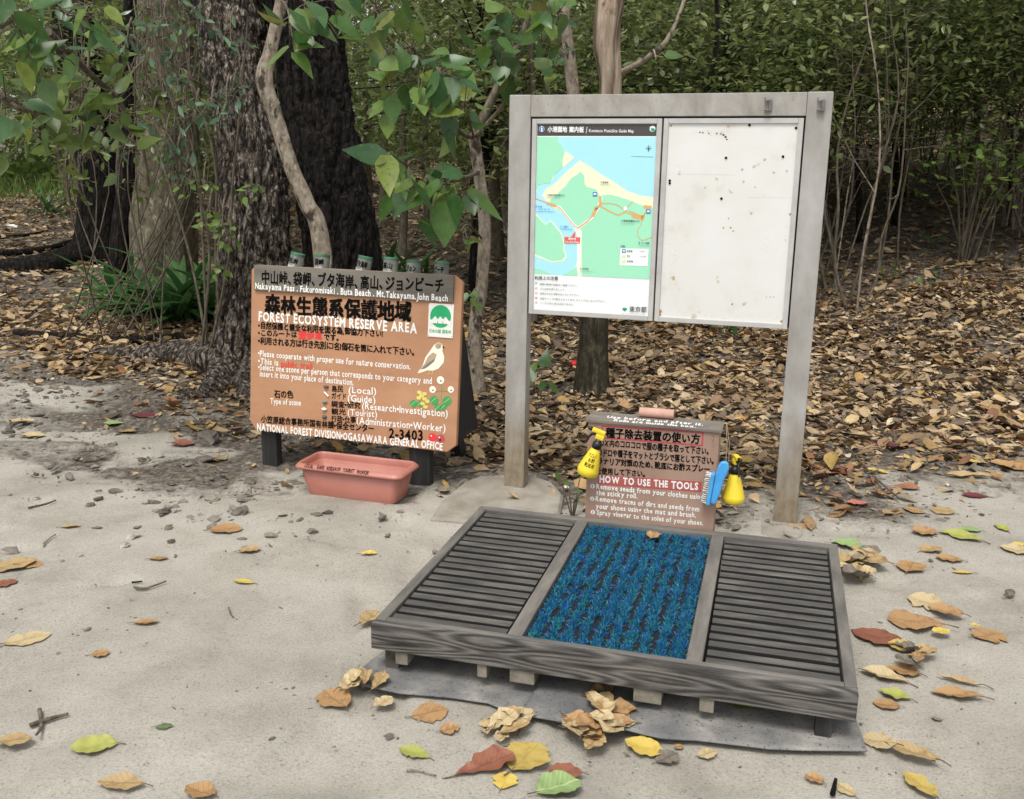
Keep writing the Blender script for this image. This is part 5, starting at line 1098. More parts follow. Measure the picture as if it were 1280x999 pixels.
for o in poles:
    if o.location.z < -40: o.location = ground(1.5, 12)
# ---- low seedlings growing through the litter
def seedling(px, py, label, n_=7, L=.1):
    q = at(px, py); c = ground(q.x, q.y); t = thing('seedling', label, 'seedling', c, 0, None); mb = MB(); cs = []
    for k in range(n_):
        a = k * 2.4; q = Vector((math.cos(a) * .07 * random.uniform(.5, 1.4), math.sin(a) * .07 * random.uniform(.5, 1.4), random.uniform(.08, .22))); mb.tube([(0, 0, -.02), tuple(q * .6 + Vector((0, 0, .03))), tuple(q)], [.004, .003, .002], 5); cs.append(tuple(q))
    V, F = place_leaves(cs, L, L * .62, .2); obj('stem', mb, M_bark_thin, t); link('leaves', npmesh('leaves', V, F, M_lf_near, None, True), t)
seedling(1160, 312, 'green seedling on the leaf covered bank at the far right of the wood'); seedling(1158, 370, 'small seedling with few leaves in the middle of the leaf litter at right', 5, .07); seedling(1030, 355, 'dark seedling close to the right post of the notice board', 6, .09)
seedling(905, 424, 'seedling just under the lower edge of the white panel', 7, .12); seedling(672, 500, 'low green sprig on the ground right of the left post', 5, .14); seedling(716, 646, 'tiny weed between the left footing and the tool box', 5, .04); seedling(1110, 355, 'little green seedling on the litter halfway to the thin grey sapling', 5, .08)

# ---- far wood and an added leaf roof overhead: uncountable masses of leaves
N = 90000
th = RNG.uniform(-.95, .95, N); rad = RNG.uniform(24, 40, N); x = np.sin(th) * rad; y = np.cos(th) * rad
z = gz(x, y) + RNG.random(N) ** 1.15 * 7.0
keep = ~((np.abs(x - (-4.3 - (y - 7) * .56)) < 2.2) & (z < gz(x, y) + 1.6))
x, y, z = x[keep], y[keep], z[keep]; cl_ = vnoise(th[keep] * 26, z * 1.3, 71) > .2; x, y, z = x[cl_], y[cl_], z[cl_]; N = len(x)
d = RNG.normal(size=(N, 3)); nr = RNG.normal(size=(N, 3)) * .6 + np.array([0, -.3, .9])
V, F = leaves(np.stack([x, y, z], 1), d, nr, RNG.uniform(.2, .42, N), RNG.uniform(.11, .22, N), LEAF4, .1, .2)
tag(link('far_wood', npmesh('far_wood', V, F, M_lf_far)), 'dense mass of leaves of the wood far behind', 'woodland', kind='stuff')
N = 2500  # leaf roof out of view, put in to keep sky light off the wood
x = RNG.uniform(-17, 17, N); y = RNG.uniform(6.2, 26, N); z = gz(x, y) + 5.2 + .1 * np.maximum(0, y - 10) + RNG.random(N) * 2.6
kp = (vnoise(x * .8, y * .8, 81) > .2) & (z > 1.5 + .20 * y); x, y, z = x[kp], y[kp], z[kp]; N = len(x)
d = RNG.normal(size=(N, 3)); d[:, 2] *= .4; nr = RNG.normal(size=(N, 3)) * .4 + np.array([0, 0, 1.])
V, F = leaves(np.stack([x, y, z], 1), d, nr, RNG.uniform(.22, .4, N), RNG.uniform(.13, .22, N), LEAF4, .1, .2)
tag(link('added_canopy', npmesh('added_canopy', V, F, M_lf_dark)), 'unseen leaf roof added over the wood to shade it', 'added_canopy', kind='stuff')
# the trail's far end closes in bushes
N = 9000; x = RNG.uniform(-26, -9, N); y = RNG.uniform(22, 30, N); z = gz(x, y) + RNG.random(N) ** 1.4 * 3.5; kp = vnoise(x * 1.1, z * 1.5 + y * .3, 85) > .35; x, y, z = x[kp], y[kp], z[kp]; N = len(x)
V, F = leaves(np.stack([x, y, z], 1), RNG.normal(size=(N, 3)), RNG.normal(size=(N, 3)) * .6 + np.array([0, -.3, .9]), RNG.uniform(.2, .4, N), RNG.uniform(.06, .14, N), LEAF4, .1, .2)
tag(link('bushes', npmesh('bushes', V, F, M_lf_lime)), 'light green bushes where the trail ends far off at left', 'bushes', kind='stuff')
# grass tufts along the far trail
N = 3500
y = RNG.uniform(19, 29, N); x = -4.3 - (y - 7) * .56 + np.where(RNG.random(N) < .75, -1, 1) * RNG.uniform(1.0, 3.2, N)
d = rnd_unit(N, 1.6, .7); nr = rnd_unit(N)
V, F = leaves(np.stack([x, y, gz(x, y)], 1), d, nr, RNG.uniform(.25, .6, N), RNG.uniform(.012, .03, N), LAN_W, RNG.uniform(0, .5, N), .2)
tag(link('trail_grass', npmesh('trail_grass', V, F, M_lf_lime)), 'pale green grass growing along the far trail at left', 'grass', kind='stuff')

# ================================================================ LEAF LITTER
def litter(N, ylo, yhi, L0, L1, mat_, name, label, dens):
    y = np.sqrt(RNG.uniform(ylo ** 2, yhi ** 2, N)); x = RNG.uniform(-1, 1, N) * (y * .60 + .4)
    db = (y - ybound(x)) + .5 * (vnoise(x * 1.6, y * 1.6, 11) - .5) + .35 * (vnoise(x * 4, y * 4, 19) - .5)
    pr = dens(x, y, db); k = RNG.random(N) < pr
    q = Mp.inverted(); 
    bxx = Plane(S0, YAW_S)
    x, y = x[k], y[k]; N = len(x)
    z = gz(x, y) + RNG.uniform(.002, .05, N) * sstep(-.2, .7, y - ybound(x)) + .006
    a = RNG.uniform(0, 2 * np.pi, N); d = np.stack([np.cos(a), np.sin(a), RNG.normal(0, .16, N)], 1); nr = RNG.normal(size=(N, 3)) * .30 + np.array([0, 0, 1.])
    L = L0 + (L1 - L0) * RNG.random(N) ** 1.5
    V, F = leaves(np.stack([x, y, z], 1), d, nr, L, L * RNG.uniform(.36, .62, N), OBO_W, RNG.uniform(-.25, .6, N), RNG.uniform(-.3, .7, N), RNG.uniform(-.7, .7, N))
    tag(link(name, npmesh(name, V, F, mat_, None, True)), label, 'leaf litter', kind='stuff')
def d1(x, y, db):
    hole = .35 + .65 * sstep(.34, .5, vnoise(x * 1.3, y * 1.3, 23)); near_trunk = 1 - .7 * np.exp(-((x + 1.9) ** 2 / .5 + (y - 6.7) ** 2 / .6))
    return np.clip(sstep(-.1, .75, db) * hole * near_trunk + .05 * sstep(-.7, 0., db), 0, 1)
litter(42000, 4.2, 9, .03, .135, M_litter, 'leaf_litter', 'brown and grey dead leaves carpeting the floor of the wood', d1)
litter(56000, 8.5, 26, .045, .16, M_litter, 'leaf_litter', 'brown dead leaves on the rising ground under the far trees', lambda x, y, db: np.ones_like(x) * .95)
litter(30000, 4.2, 10, .012, .05, M_litter, 'leaf_fragments', 'small broken bits of dead leaf between the larger leaves', lambda x, y, db: np.clip(sstep(-.35, .4, db) + .03, 0, 1))
def d2(x, y, db):
    band = np.exp(-((db - .35) / .45) ** 2); rt = sstep(.9, 1.4, x)
    lf = sstep(-.9, -1.4, x)
    return np.clip(band * (.45 + .5 * rt + .4 * lf) + (.12 + .22 * rt) * sstep(.5, 1.5, db) + .10 * sstep(-1.1, -.1, db) * (rt + .3), 0, 1)
litter(10500, 3.4, 10, .035, .16, M_litter_pale, 'leaf_litter', 'tan and yellowish fallen leaves along the edge of the sand', d2)
# small fallen sticks lying through the litter
mbs = MB()
for k in range(420):
    y = math.sqrt(random.uniform(4.4 ** 2, 13 ** 2)); x = random.uniform(-1, 1) * (y * .58)
    if y < ybound(x) - .1: continue
    a_ = random.uniform(0, 6.28); L_ = random.uniform(.08, .4); p = ground(x, y, .035); q = ground(x + math.cos(a_) * L_, y + math.sin(a_) * L_, random.uniform(.02, .07)); mbs.tube([p, p.lerp(q, .5) + Vector((random.gauss(0, .012), random.gauss(0, .012), random.uniform(0, .02))), q], [.004, .0035, .002], 4)
tag(obj('fallen_sticks', mbs, M_bark_thin), 'thin dead sticks scattered through the leaf litter', 'sticks', kind='stuff')
# crumbs of soil and grit
N = 20000; y = np.sqrt(RNG.uniform(2.2 ** 2, 7.6 ** 2, N)); x = RNG.uniform(-1, 1, N) * (y * .58 + .2)
db = (y - ybound(x)); pr = np.clip(.10 + .75 * np.exp(-((db + .2) / .4) ** 2) + .8 * sstep(-.3, -1.6, x) * sstep(-1.9, -.5, db) + .3 * sstep(1.2, 2, x) * sstep(-1.2, -.2, db), 0, 1) * np.where(vnoise(x * 4.5, y * 4.5, 91) > .45, 1, .2); k = RNG.random(N) < pr; x, y = x[k], y[k]
icos = bmesh.new(); bmesh.ops.create_icosphere(icos, subdivisions=1, radius=1.0); iv = np.array([v.co[:] for v in icos.verts]); icos.verts.index_update(); ifc = [[v.index for v in f.verts] for f in icos.faces]; icos.free()
vv, ff = [], []
for i in range(len(x)):
    s = .003 + .017 * RNG.random() ** 6 * (1 if y[i] > 3.6 else .4); A = RNG.normal(size=(3, 3)) * .35 + np.eye(3); q = iv @ A * (s * np.array([1.3, 1.3, .7])) * (1 + .25 * RNG.normal(size=(len(iv), 1)))
    vv.extend((q + np.array([x[i], y[i], float(gz(x[i], y[i])) + s * .25])).tolist()); b0 = len(iv) * i; ff.extend([[a + b0 for a in f] for f in ifc])
M_soil = surf('soil_crumb', [(.3, lin('#48423b')), (.5, lin('#6e675d')), (.72, lin('#989084'))], 8, 4, .95, .4, 80, .002)
tag(link('soil_crumbs', meshdata('soil_crumbs', vv, ff, M_soil)), 'grit and crumbs of dark soil on the sand', 'soil', kind='stuff')
# ================================================================ SINGLE THINGS LYING ABOUT
def spotleaf(name, c, d_, vein):
    """one leaf's own skin: mottled, with darker veins running out of the midrib"""
    m, n, l, b = newmat(name)
    t = noise(n, l, 26, 5, .65); r = ramp(n, [(.3, lin(d_)), (.52, lin(c)), (.75, lin(c))]); l.new(t.outputs[0], r.inputs[0])
    tc = n.new('ShaderNodeTexCoord'); sp_ = n.new('ShaderNodeSeparateXYZ'); l.new(tc.outputs['Object'], sp_.inputs[0])
    ab = n.new('ShaderNodeMath'); ab.operation = 'ABSOLUTE'; l.new(sp_.outputs['Y'], ab.inputs[0])
    s1 = n.new('ShaderNodeMath'); s1.operation = 'MULTIPLY_ADD'; l.new(ab.outputs[0], s1.inputs[0]); s1.inputs[1].default_value = -.8; l.new(sp_.outputs['X'], s1.inputs[2])
    s2 = n.new('ShaderNodeMath'); s2.operation = 'MULTIPLY'; l.new(s1.outputs[0], s2.inputs[0]); s2.inputs[1].default_value = 420
    s3 = n.new('ShaderNodeMath'); s3.operation = 'SINE'; l.new(s2.outputs[0], s3.inputs[0]); r3 = ramp(n, [(.86, g(0)), (1, g(.5))]); l.new(s3.outputs[0], r3.inputs[0])
    mr = ramp(n, [(.0, g(.8)), (.0016, g(0))]); l.new(ab.outputs[0], mr.inputs[0]); mxm = n.new('ShaderNodeMath'); mxm.operation = 'MAXIMUM'; l.new(r3.outputs[0], mxm.inputs[0]); l.new(mr.outputs[0], mxm.inputs[1])
    mx = n.new('ShaderNodeMixRGB'); l.new(mxm.outputs[0], mx.inputs[0]); l.new(r.outputs[0], mx.inputs[1]); mx.inputs[2].default_value = lin(vein); l.new(mx.outputs[0], b.inputs['Base Color'])
    b.inputs['Roughness'].default_value = .6
    bp = n.new('ShaderNodeBump'); bp.inputs['Strength'].default_value = .4; bp.inputs['Distance'].default_value = .001; l.new(mxm.outputs[0], bp.inputs['Height']); l.new(bp.outputs[0], b.inputs['Normal'])
    return m
LM = {'tan': spotleaf('tan_leaf', '#a58c62', '#7f6844', '#77613f'), 'pale': spotleaf('pale_leaf', '#b5a27c', '#8f7b56', '#877450'), 'orange': spotleaf('orange_leaf', '#a17f55', '#7a5a3b', '#76583a'), 'rust': spotleaf('rust_leaf', '#86523c', '#5f3a2d', '#653f30'),
      'brown': spotleaf('brown_leaf', '#6a5542', '#4a3b30', '#43352a'), 'grey': spotleaf('grey_leaf', '#736b5f', '#4f483f', '#494239'), 'yellow': spotleaf('yellow_leaf', '#ae9852', '#937738', '#9c883f'), 'bright': spotleaf('bright_yellow_leaf', '#c2aa54', '#ab8b34', '#b1983f'),
      'ygreen': spotleaf('yellow_green_leaf', '#9a9a50', '#7f823a', '#88904a'), 'green': spotleaf('green_leaf', '#809660', '#6a8645', '#b0bd84'), 'dgreen': spotleaf('dark_green_leaf', '#53653e', '#3c4b30', '#6b7a52'), 'red': spotleaf('dark_red_leaf', '#6b2f33', '#482225', '#542729'), 'pink': spotleaf('salmon_leaf', '#ad6a58', '#8d5546', '#995d50')}
SHAPES = {'oval': [(0, .04), (.12, .5), (.3, .86), (.5, 1), (.7, .9), (.88, .55), (1, .05)], 'obo': [(0, .04), (.15, .32), (.35, .62), (.6, .95), (.8, 1), (.93, .66), (1, .12)], 'lance': [(0, .04), (.15, .45), (.35, .9), (.55, 1), (.75, .75), (.9, .35), (1, .02)]}
def fallen(px, py, lpx, col, label, ang=None, shape='oval', wr=None, curl=None, stalk=.18, rough=.09, z=None, group='single fallen leaves on the sand', yaw_rand=True, tilt=None):
    q = at(px, py) if z is None else at(px, py, z)
    zz = (float(gz(q.x, q.y)) if z is None else z)
    dist = (q - Vector((0, 0, CAM_H))).length; L = lpx * dist / FPX * .97
    ang = random.uniform(0, 360) if ang is None else ang; wr = wr or random.uniform(.42, .6); _f = R_(ang); L *= 1 + .45 * abs(math.sin(_f)); wr = min(.9, wr * (1 + .38 * abs(math.cos(_f)))); curl = random.uniform(.03, .22) if curl is None else curl
    prof = SHAPES[shape]; ns, nt = 20, 6; vs = []; fs = []; r = random.Random(int(px * 31 + py)); ph = [r.uniform(0, 6.3) for _ in range(4)]; bend = r.uniform(-.15, .15)
    lo = 1e9
    for i in range(ns + 1):
        s = i / ns; w = np.interp(s, [p[0] for p in prof], [p[1] for p in prof]) * wr * L / 2
        for j in range(nt + 1):
            k = j / nt * 2 - 1; nt_ = 1 - (.38 * max(0, 1 - abs(s - ph[2] / 6.3) / .07) * (k * (1 if ph[3] > 3 else -1) > .3)); wv = w * nt_ * (1 + rough * math.sin(s * 17 + ph[0] + k) + rough * .6 * math.sin(s * 31 + ph[1]))
            x = (s - .5) * L; y = k * wv + bend * L * (s - .5) ** 2
            zc = curl * L * (.9 * abs(k) ** 1.6 * w / (wr * L / 2 + 1e-6) * .55 + .8 * (s - .45) ** 2 + .10 * math.sin(s * 9 + ph[2] + 2 * k) * abs(k) + .06 * math.sin(s * 19 + ph[3]))
            vs.append([x, y, zc]); lo = min(lo, zc)
    for v in vs: v[2] += -lo + .0015
    for i in range(ns):
        for j in range(nt): fs.append((i * (nt + 1) + j, (i + 1) * (nt + 1) + j, (i + 1) * (nt + 1) + j + 1, i * (nt + 1) + j + 1))
    mb = MB(); mb.add(vs, fs, 0, None, True)
    o = obj('fallen_leaf', mb, LM[col]); o.location = (q.x, q.y, zz + .004); ty = R_(r.uniform(-5, 5)) if tilt is None else R_(tilt); o.rotation_euler = (R_(r.uniform(-6, 6)), ty, R_(ang))
    if tilt: o.location.z += abs(math.sin(ty)) * L * .5
    if stalk > 0:
        c0 = Vector(vs[nt // 2]); mb = MB(); mb.tube([c0 + Vector((L * .1, 0, 0)), c0, c0 + Vector((-L * stalk * .5, L * .02, -c0.z * .3)), c0 + Vector((-L * stalk, L * .05, -c0.z * .6))], [L * .007, L * .011, L * .012, L * .015], 5); obj('stalk', mb, LM['brown'], o)
    return tag(o, label, 'leaf', group)
FL = [
 (605, 961, 66, 'rust', 'large rust red leaf with a dark pointed tip on the sand below the ground cloth', 28, 'obo', .42), (657, 951, 50, 'yellow', 'round dull yellow leaf right of the large rust red leaf', 60, 'oval', .95),
 (631, 979, 24, 'bright', 'small round bright yellow leaf under the round dull yellow leaf', 80, 'oval', .9), (697, 987, 50, 'green', 'light green leaf with a pale midrib at the bottom edge', 30, 'oval', .62), (706, 969, 40, 'rust', 'shiny red brown leaf just above the light green leaf', 170, 'oval', .5),
 (517, 944, 36, 'ygreen', 'yellow green leaf alone on the sand below the left ground cloth', 160, 'lance', .48), (805, 939, 42, 'bright', 'bright yellow leaf with a brown edge right of the dry leaf heap', 155, 'oval', .56), (834, 950, 26, 'grey', 'crumpled grey leaf touching the bright yellow leaf', 30, 'oval', .7), (884, 946, 22, 'pale', 'little pale curled leaf below the ground cloth at right', 20, 'oval', .6), (848, 938, 11, 'orange', 'tiny orange leaf fragment beside the crumpled grey leaf', 10, 'oval', .6),
 (418, 877, 40, 'orange', 'curled orange brown leaf with a long stalk left of the ground cloth', 130, 'oval', .62), (480, 882, 22, 'pale', 'small cream leaf folded in two at the left ground cloth edge', 50, 'lance', .7), (537, 893, 40, 'orange', 'reddish torn leaf with a pale midrib below the left ground cloth', 20, 'oval', .7), (562, 915, 22, 'orange', 'small ragged orange leaf left of the heap of grey curled leaves', 20, 'oval', .8), (622, 864, 24, 'pale', 'cream curled leaf rolled up on the left ground cloth', 150, 'oval', .5),
 (118, 938, 44, 'ygreen', 'bright yellow green leaf alone on the sand at the lower left', 195, 'oval', .5), (152, 983, 50, 'tan', 'tan leaf with a dark stalk at the bottom left edge', 185, 'lance', .4), (250, 994, 34, 'orange', 'orange leaf cut by the bottom edge, left of centre', 160, 'oval', .6), (205, 912, 20, 'dgreen', 'small dark green leaf in the empty sand at lower left', 10, 'lance', .4), (18, 930, 32, 'tan', 'tan leaf with a long stalk at the left edge beside a broken twig', 20, 'oval', .5),
 (34, 801, 40, 'pale', 'large pale leaf with ragged edge on the sand at the left', 35, 'oval', .45), (126, 821, 17, 'orange', 'small orange brown leaf alone in the middle of the left sand', 20, 'oval', .7), (182, 781, 28, 'orange', 'pinkish brown leaf lying flat on the left sand', 12, 'lance', .38), (14, 710, 46, 'tan', 'large curled tan leaf at the left edge of the sand', 25, 'oval', .5), (38, 708, 26, 'orange', 'smaller orange leaf touching the large curled tan leaf', 10, 'oval', .5), (6, 732, 22, 'rust', 'rusty leaf at the left edge below the large curled tan leaf', 30, 'oval', .6),
 (198, 700, 20, 'orange', 'small orange leaf on the sand below a grey stone', 15, 'oval', .45), (88, 660, 22, 'tan', 'thin tan leaf among dark crumbs on the left sand', 10, 'lance', .35), (283, 664, 34, 'orange', 'curled orange leaf among crumbs left of the planter', 20, 'oval', .6), (312, 690, 24, 'tan', 'small torn tan leaf on the sand below the planter', 15, 'oval', .7), (305, 729, 26, 'bright', 'small yellow leaf with a stalk on the sand left of the platform', 170, 'lance', .4), (461, 694, 22, 'bright', 'yellow leaf on the sand just left of the slatted panel', 5, 'lance', .35), (463, 776, 30, 'tan', 'tan leaf tucked beside the front left corner of the platform', 60, 'lance', .5),
 (25, 529, 32, 'pale', 'pale leaf lying on the bare sand at the far left, upper of two', 5, 'oval', .5), (40, 547, 30, 'pale', 'pale torn leaf on the bare sand at the far left, lower of two', 5, 'oval', .5), (140, 532, 22, 'green', 'fresh yellow green leaf at the edge of the litter left of the brown sign', 10, 'oval', .7), (157, 540, 24, 'tan', 'tan leaf overlapping the fresh yellow green leaf', 150, 'oval', .5), (215, 510, 18, 'bright', 'yellow leaf in the litter left of the brown sign', 10, 'oval', .45), (182, 521, 36, 'red', 'dark red withered leaf in the litter left of the brown sign', 5, 'lance', .4), (228, 557, 28, 'rust', 'folded rust brown leaf on dark soil left of the brown sign', 5, 'oval', .5),
 (1138, 712, 28, 'orange', 'small orange tan leaf right of the platform back corner', 60, 'oval', .85), (1146, 780, 62, 'orange', 'broad dry orange leaf lying flat right of the platform', 172, 'obo', .52), (1158, 756, 34, 'pale', 'pale curled leaf above the broad dry orange leaf', 140, 'oval', .7), (1182, 768, 32, 'orange', 'small orange leaf right of the broad dry orange leaf', 150, 'oval', .5), (1176, 792, 22, 'bright', 'little bright yellow leaf right of the broad dry orange leaf', 10, 'oval', .5), (1097, 800, 50, 'rust', 'crumpled dark rust leaf leaning on the right rail of the platform', 145, 'oval', .55), (1128, 812, 28, 'yellow', 'yellowish curled leaf below the broad dry orange leaf', 150, 'oval', .6), (1236, 797, 36, 'orange', 'crumpled orange brown leaf alone on the right sand', 20, 'oval', .7), (1218, 784, 12, 'bright', 'tiny pale yellow leaf on the right sand', 0, 'oval', .5),
 (1104, 850, 46, 'pale', 'long folded cream leaf beside the right rail of the platform', 150, 'lance', .36), (1130, 842, 30, 'orange', 'orange leaf overlapping the folded cream leaf', 150, 'oval', .65), (1118, 872, 30, 'ygreen', 'yellow green leaf below the folded cream leaf', 145, 'lance', .45), (1108, 884, 26, 'orange', 'small reddish tan leaf near the front right corner of the platform', 160, 'oval', .6), (1098, 930, 34, 'pale', 'pale rounded leaf at the right tip of the ground cloth', 160, 'oval', .72), (1140, 945, 48, 'tan', 'long tan folded leaf right of the ground cloth tip', 140, 'lance', .36), (1196, 872, 50, 'orange', 'long crumpled pinkish leaf on the right sand', 165, 'lance', .36), (1200, 856, 42, 'tan', 'narrow rolled leaf above the long crumpled pinkish leaf', 155, 'lance', .14), (1150, 985, 34, 'yellow', 'dull yellow leaf at the bottom edge, right of the platform', 110, 'oval', .55), (1018, 978, 18, 'orange', 'small orange leaf below the ground cloth at right', 140, 'oval', .6), (1056, 990, 22, 'pale', 'cream leaf cut by the bottom edge beside a dark stick', 120, 'oval', .5),
 (1200, 672, 38, 'ygreen', 'dull green leaf on the sand at the right edge of the picture', 140, 'lance', .42), (1213, 663, 20, 'green', 'small lime leaf touching the dull green leaf', 160, 'oval', .6), (1218, 622, 28, 'red', 'deep red leaf on the dark soil at right', 170, 'lance', .42), (1072, 632, 26, 'pink', 'salmon pink half leaf on the sand behind the platform', 175, 'oval', .5), (1045, 590, 66, 'rust', 'very large red brown leaf at the foot of the right post', 172, 'obo', .5), (1104, 560, 30, 'red', 'small dark red leaf on the litter right of the right post', 150, 'lance', .5), (1096, 592, 24, 'bright', 'yellow leaf beside the long thin stick at right', 150, 'lance', .42), (1198, 562, 36, 'tan', 'large tan leaf at the edge of the right litter', 160, 'oval', .5), (1215, 578, 30, 'bright', 'pale yellow leaf under the large tan leaf', 155, 'lance', .4), (1262, 532, 30, 'red', 'dark red leaf in the litter at the right edge', 160, 'oval', .5), (1258, 548, 20, 'bright', 'yellow leaf on sand at the right edge', 5, 'oval', .5), (1250, 560, 26, 'tan', 'tan leaf at the right edge below the yellow leaf', 5, 'oval', .45), (1062, 507, 22, 'ygreen', 'fresh yellow green leaf on the litter right of the right post', 145, 'lance', .5), (1112, 524, 28, 'orange', 'orange leaf standing up from dark soil at right', 110, 'oval', .6), (1210, 598, 50, 'tan', 'long rolled tan leaf on dark soil at right', 175, 'lance', .2), (1262, 586, 32, 'orange', 'salmon brown leaf at the right edge of the soil', 140, 'oval', .55), (1155, 667, 26, 'orange', 'orange leaf on the sand between soil and platform at right', 165, 'oval', .7), (1163, 690, 24, 'tan', 'pale ragged leaf behind the platform at right', 20, 'oval', .7), (1186, 702, 26, 'orange', 'orange leaf with dark edge on the right sand', 160, 'oval', .5), (1203, 718, 24, 'bright', 'narrow amber leaf on the right sand', 175, 'lance', .3), (1270, 690, 28, 'pale', 'pale leaf at the right edge of the sand', 150, 'oval', .6), (1276, 684, 18, 'bright', 'yellow leaf at the right edge resting on the pale leaf', 160, 'oval', .6), (1252, 662, 16, 'ygreen', 'olive leaf near the right edge above the pale leaf', 100, 'oval', .5),
 (1142, 640, 22, 'orange', 'tan curled leaf on grey soil behind the platform', 150, 'lance', .5), (1178, 640, 22, 'tan', 'small tan leaf beside the deep red leaf', 140, 'oval', .7), (1180, 522, 30, 'orange', 'orange tan leaf half buried in the right litter', 160, 'oval', .5), (1060, 684, 34, 'green', 'greenish leaf leaning against the back right corner of the platform', 150, 'lance', .5),
 (660, 424, 16, 'bright', 'yellow orange leaf in the litter under the map panel', 10, 'oval', .6), (690, 418, 18, 'ygreen', 'yellow green leaf in the litter left of the tan tree', 25, 'oval', .5), (618, 575, 26, 'red', 'red leaf in the litter left of the left post', 170, 'oval', .7), (700, 470, 24, 'brown', 'brown leaf in the litter left of the tan tree foot', 60, 'oval', .6), (885, 560, 22, 'orange', 'tan leaf in the litter behind the tool box', 160, 'oval', .5),
]
random.seed(77)
for f_ in FL:
    px, py, lp_, col, lab, ang, sh, wr = f_
    fallen(px, py, lp_, col, lab, ang, sh, wr)
def heap(cx, cy, rx, ry, n_, cols, label, group, l0, l1, z0=.006):
    for i in range(n_):
        a = random.uniform(0, 6.28); r = math.sqrt(random.random()); k = 1 - r
        o = fallen(cx + math.cos(a) * r * rx, cy + math.sin(a) * r * ry, random.uniform(l0, l1), random.choice(cols), label, random.uniform(0, 360), random.choice(('oval', 'obo', 'lance')), random.uniform(.4, .6), random.uniform(.12, .38), .15, .09, None, group, tilt=random.uniform(-14, 14))
        o.location.z += z0 + k * random.uniform(0, .035)
heap(744, 905, 34, 36, 17, ('pale', 'tan', 'pale', 'orange'), 'dry cream leaf in the heap over the front edge of the ground cloth', 'heap of dry cream leaves on the ground cloth', 26, 44, .012)
heap(630, 917, 34, 12, 11, ('grey', 'tan', 'brown', 'pale'), 'curled grey brown leaf in the heap below the left ground cloth', 'heap of curled grey leaves below the ground cloth', 20, 36)
heap(455, 866, 24, 14, 7, ('pale', 'tan'), 'torn pale leaf in the little heap on the left ground cloth', 'little heap of torn leaves on the left ground cloth', 18, 28, .01)
heap(1072, 712, 16, 24, 10, ('pale', 'grey', 'tan', 'yellow'), 'dry leaf in the heap against the right side of the platform', 'heap of leaves right of the platform back corner', 24, 38)
heap(1140, 830, 26, 22, 6, ('pale', 'grey', 'tan', 'orange'), 'small dry leaf in the drift right of the platform', 'drift of leaves right of the platform', 18, 30)
# leaf left on the mat, slivers under the platform
q = at(817, 672, PHT); fallen(817, 672, 15, 'orange', 'small brown leaf lying on the blue mat', 60, 'oval', .8, .3, .1, .06, PHT - .006, None)
fallen(790, 882, 26, 'dgreen', 'dark green leaf on the ground cloth under the platform edge', 170, 'oval', .6).location.z += .02
fallen(926, 893, 26, 'ygreen', 'yellow green leaf in the shade under the right half of the platform', 150, 'oval', .5).location.z += .02
fallen(572, 832, 26, 'grey', 'crumpled grey leaf in the shade under the left half of the platform', 10, 'oval', .7).location.z += .02
# twigs, sticks and stones
def stick(name, label, pts, r, col, cat='twig', z=.004, group=None):
    ps = [at(*p) for p in pts]; ps = [Vector((q.x, q.y, float(gz(q.x, q.y)) + r * .8 + z + random.uniform(0, r * .6))) for q in ps]; c = ps[0].copy(); ps = smooth_path([p - c for p in ps], 3)
    mb = MB(); K = len(ps); mb.tube(ps, [r * (1 - .45 * i / K) * random.uniform(.9, 1.1) for i in range(K)], 7); o = obj(name, mb, col); o.location = c; return tag(o, label, cat, group)
stick('twig', 'long thin dark stick leaning through the litter right of the right post', [(1020, 525), (1058, 565), (1095, 605), (1124, 632)], .008, M_bark_thin, z=.02)
stick('twig', 'dark broken twig on the sand above the small pinkish brown leaf', [(168, 738), (180, 739), (196, 735), (208, 731)], .005, M_bark_thin)
stick('twig', 'long flat piece of grey twig on the sand beside the tan leaf at lower left', [(38, 913), (60, 905), (86, 898)], .007, M_bark_thin); stick('twig', 'short grey stick crossing the flat piece of twig at lower left', [(50, 893), (52, 912), (46, 925)], .006, M_bark_thin)
stick('twig', 'pale forked twig on the dark litter right of the left post', [(690, 507), (705, 515), (712, 528), (726, 522)], .011, M_bark_light, z=.03); stick('twig', 'thin pale twig along the ground in front of the tan tree', [(700, 530), (716, 533), (735, 520)], .006, M_bark_light, z=.03)
stick('twig', 'short dark stick at the bottom edge below the right ground cloth', [(1040, 999), (1044, 980)], .007, M_bark_black); stick('twig', 'thin curled brown twig alone on the left sand', [(286, 763), (288, 770), (292, 775)], .003, M_bark_thin)
stick('twig', 'pale broken root piece on the sand at the lower left of the ground cloth', [(508, 968), (522, 969), (545, 974)], .003, M_bark_light); stick('twig', 'light stub of wood standing in the litter beside the right post', [(1021, 466), (1024, 440)], .012, M_bark_light, z=.02)
stick('twig', 'small bent twig on the sand above the large pale leaf', [(55, 682), (64, 675), (70, 671)], .004, M_bark_light); stick('twig', 'dark chip of bark on the sand below the brown sign', [(165, 732), (178, 730)], .004, M_bark_black)
stick('twig', 'grey stick on the dark soil left of the brown sign', [(105, 581), (126, 580)], .014, M_bark_thin); stick('twig', 'thin dark twig on crumbly sand at the far left', [(36, 638), (58, 633), (70, 628)], .006, M_bark_thin)
stick('bare_root', 'long dark root crossing the trail at the far left edge', [(0, 322), (40, 320), (75, 312), (110, 300)], .05, M_bark_black, 'root', 0); stick('bare_root', 'thin dark root across the trail above the long dark root', [(0, 300), (30, 298), (60, 292)], .03, M_bark_black, 'root', 0); stick('bare_root', 'buried root at the edge between litter and sand on the left', [(20, 425), (90, 428), (160, 432), (230, 428)], .05, M_bark_black, 'root', -.02)
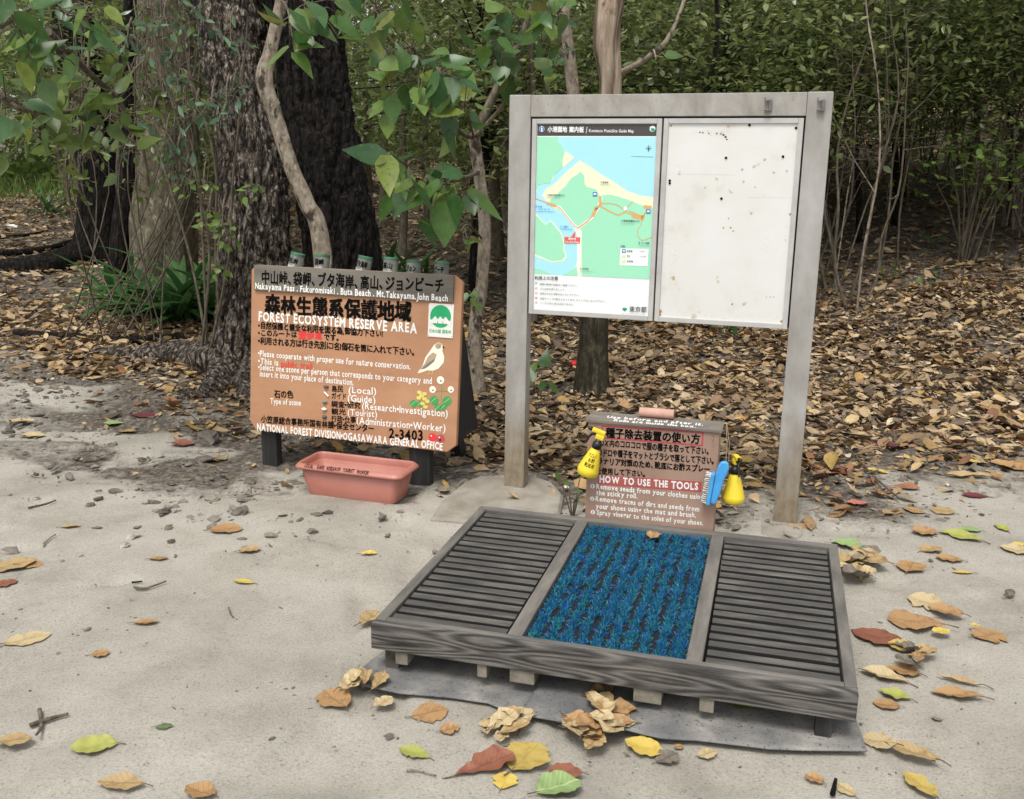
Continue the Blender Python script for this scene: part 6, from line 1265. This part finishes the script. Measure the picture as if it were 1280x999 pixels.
M_stone = surf('grey_stone', [(.3, lin('#77726a')), (.7, lin('#b0aba1'))], 20, 5, .9, .4, 60, .002); M_clod = surf('dark_clod', [(.3, lin('#45403a')), (.7, lin('#716a60'))], 20, 5, .95, .5, 60, .004)
def stone(px, py, wpx, label, mat_, name='stone', cat='stone', seed=1):
    q = at(px, py); dist = (q - Vector((0, 0, CAM_H))).length; r = wpx * .8 * dist / FPX / 2; mb = MB(); pebble(mb, (0, 0, 0), r, seed, 0, None, .45, .55); o = obj(name, mb, mat_); o.location = (q.x, q.y, float(gz(q.x, q.y)) + r * .35); o.rotation_euler = (random.uniform(0, .4), random.uniform(0, .4), random.uniform(0, 6)); return tag(o, label, cat)
stone(166, 673, 18, 'pale grey stone alone on the left sand', M_stone, seed=3); stone(155, 684, 15, 'flat brown stone just under the pale grey stone', M_stone, seed=4); stone(10, 543, 16, 'dark clod of soil at the far left edge', M_clod, 'soil_clod', 'clod', 5)
stone(255, 578, 24, 'dark clod of soil right of the folded rust brown leaf', M_clod, 'soil_clod', 'clod', 6); stone(178, 577, 14, 'small dark clod at the edge of the sand left of the brown sign', M_clod, 'soil_clod', 'clod', 7); stone(300, 643, 22, 'dark clod on the sand below the left corner of the brown sign', M_clod, 'soil_clod', 'clod', 8); stone(313, 605, 20, 'dark clod of soil beside the left leg of the brown sign', M_clod, 'soil_clod', 'clod', 9); stone(262, 133 + 420, 34, 'large dark lump of soil among leaves left of the brown sign', M_clod, 'soil_clod', 'clod', 10); stone(122, 626, 14, 'grey pebble on the left sand, upper of a pair', M_clod, seed=11); stone(113, 634, 12, 'grey pebble on the left sand, lower of a pair', M_clod, seed=12)
stone(206, 643 - 1, 20, 'grey flat stone half sunk in the sand left of the planter', M_clod, seed=13); stone(1262, 743, 14, 'grey pebble at the right edge of the sand', M_clod, seed=14); stone(708, 610, 8, 'small white stone right of the left footing', STONE['white'], seed=15); stone(1076, 906, 0.1 + 5, 'little dark pebble right of the platform corner', M_clod, seed=16); stone(35, 336, 16, 'pale stone on the leaf covered trail', STONE['white'], seed=17); stone(16, 286, 14, 'small white stone far along the trail', STONE['white'], seed=18)
q = at(560, 462); mb = MB(); b_ = MB(); b_.lathe([(.001, -.02), (.022, -.02), (.022, .02), (.001, .02)], 12, 0, Matrix.Rotation(.6, 4, 'X'))
q = at(717, 463); o = obj('bottle_cap', b_, M_red); o.location = (q.x, q.y, float(gz(q.x, q.y)) + .045); tag(o, 'small red plastic cap lying in the litter left of the tan tree', 'cap')
bpy.data.objects.remove(_fo)
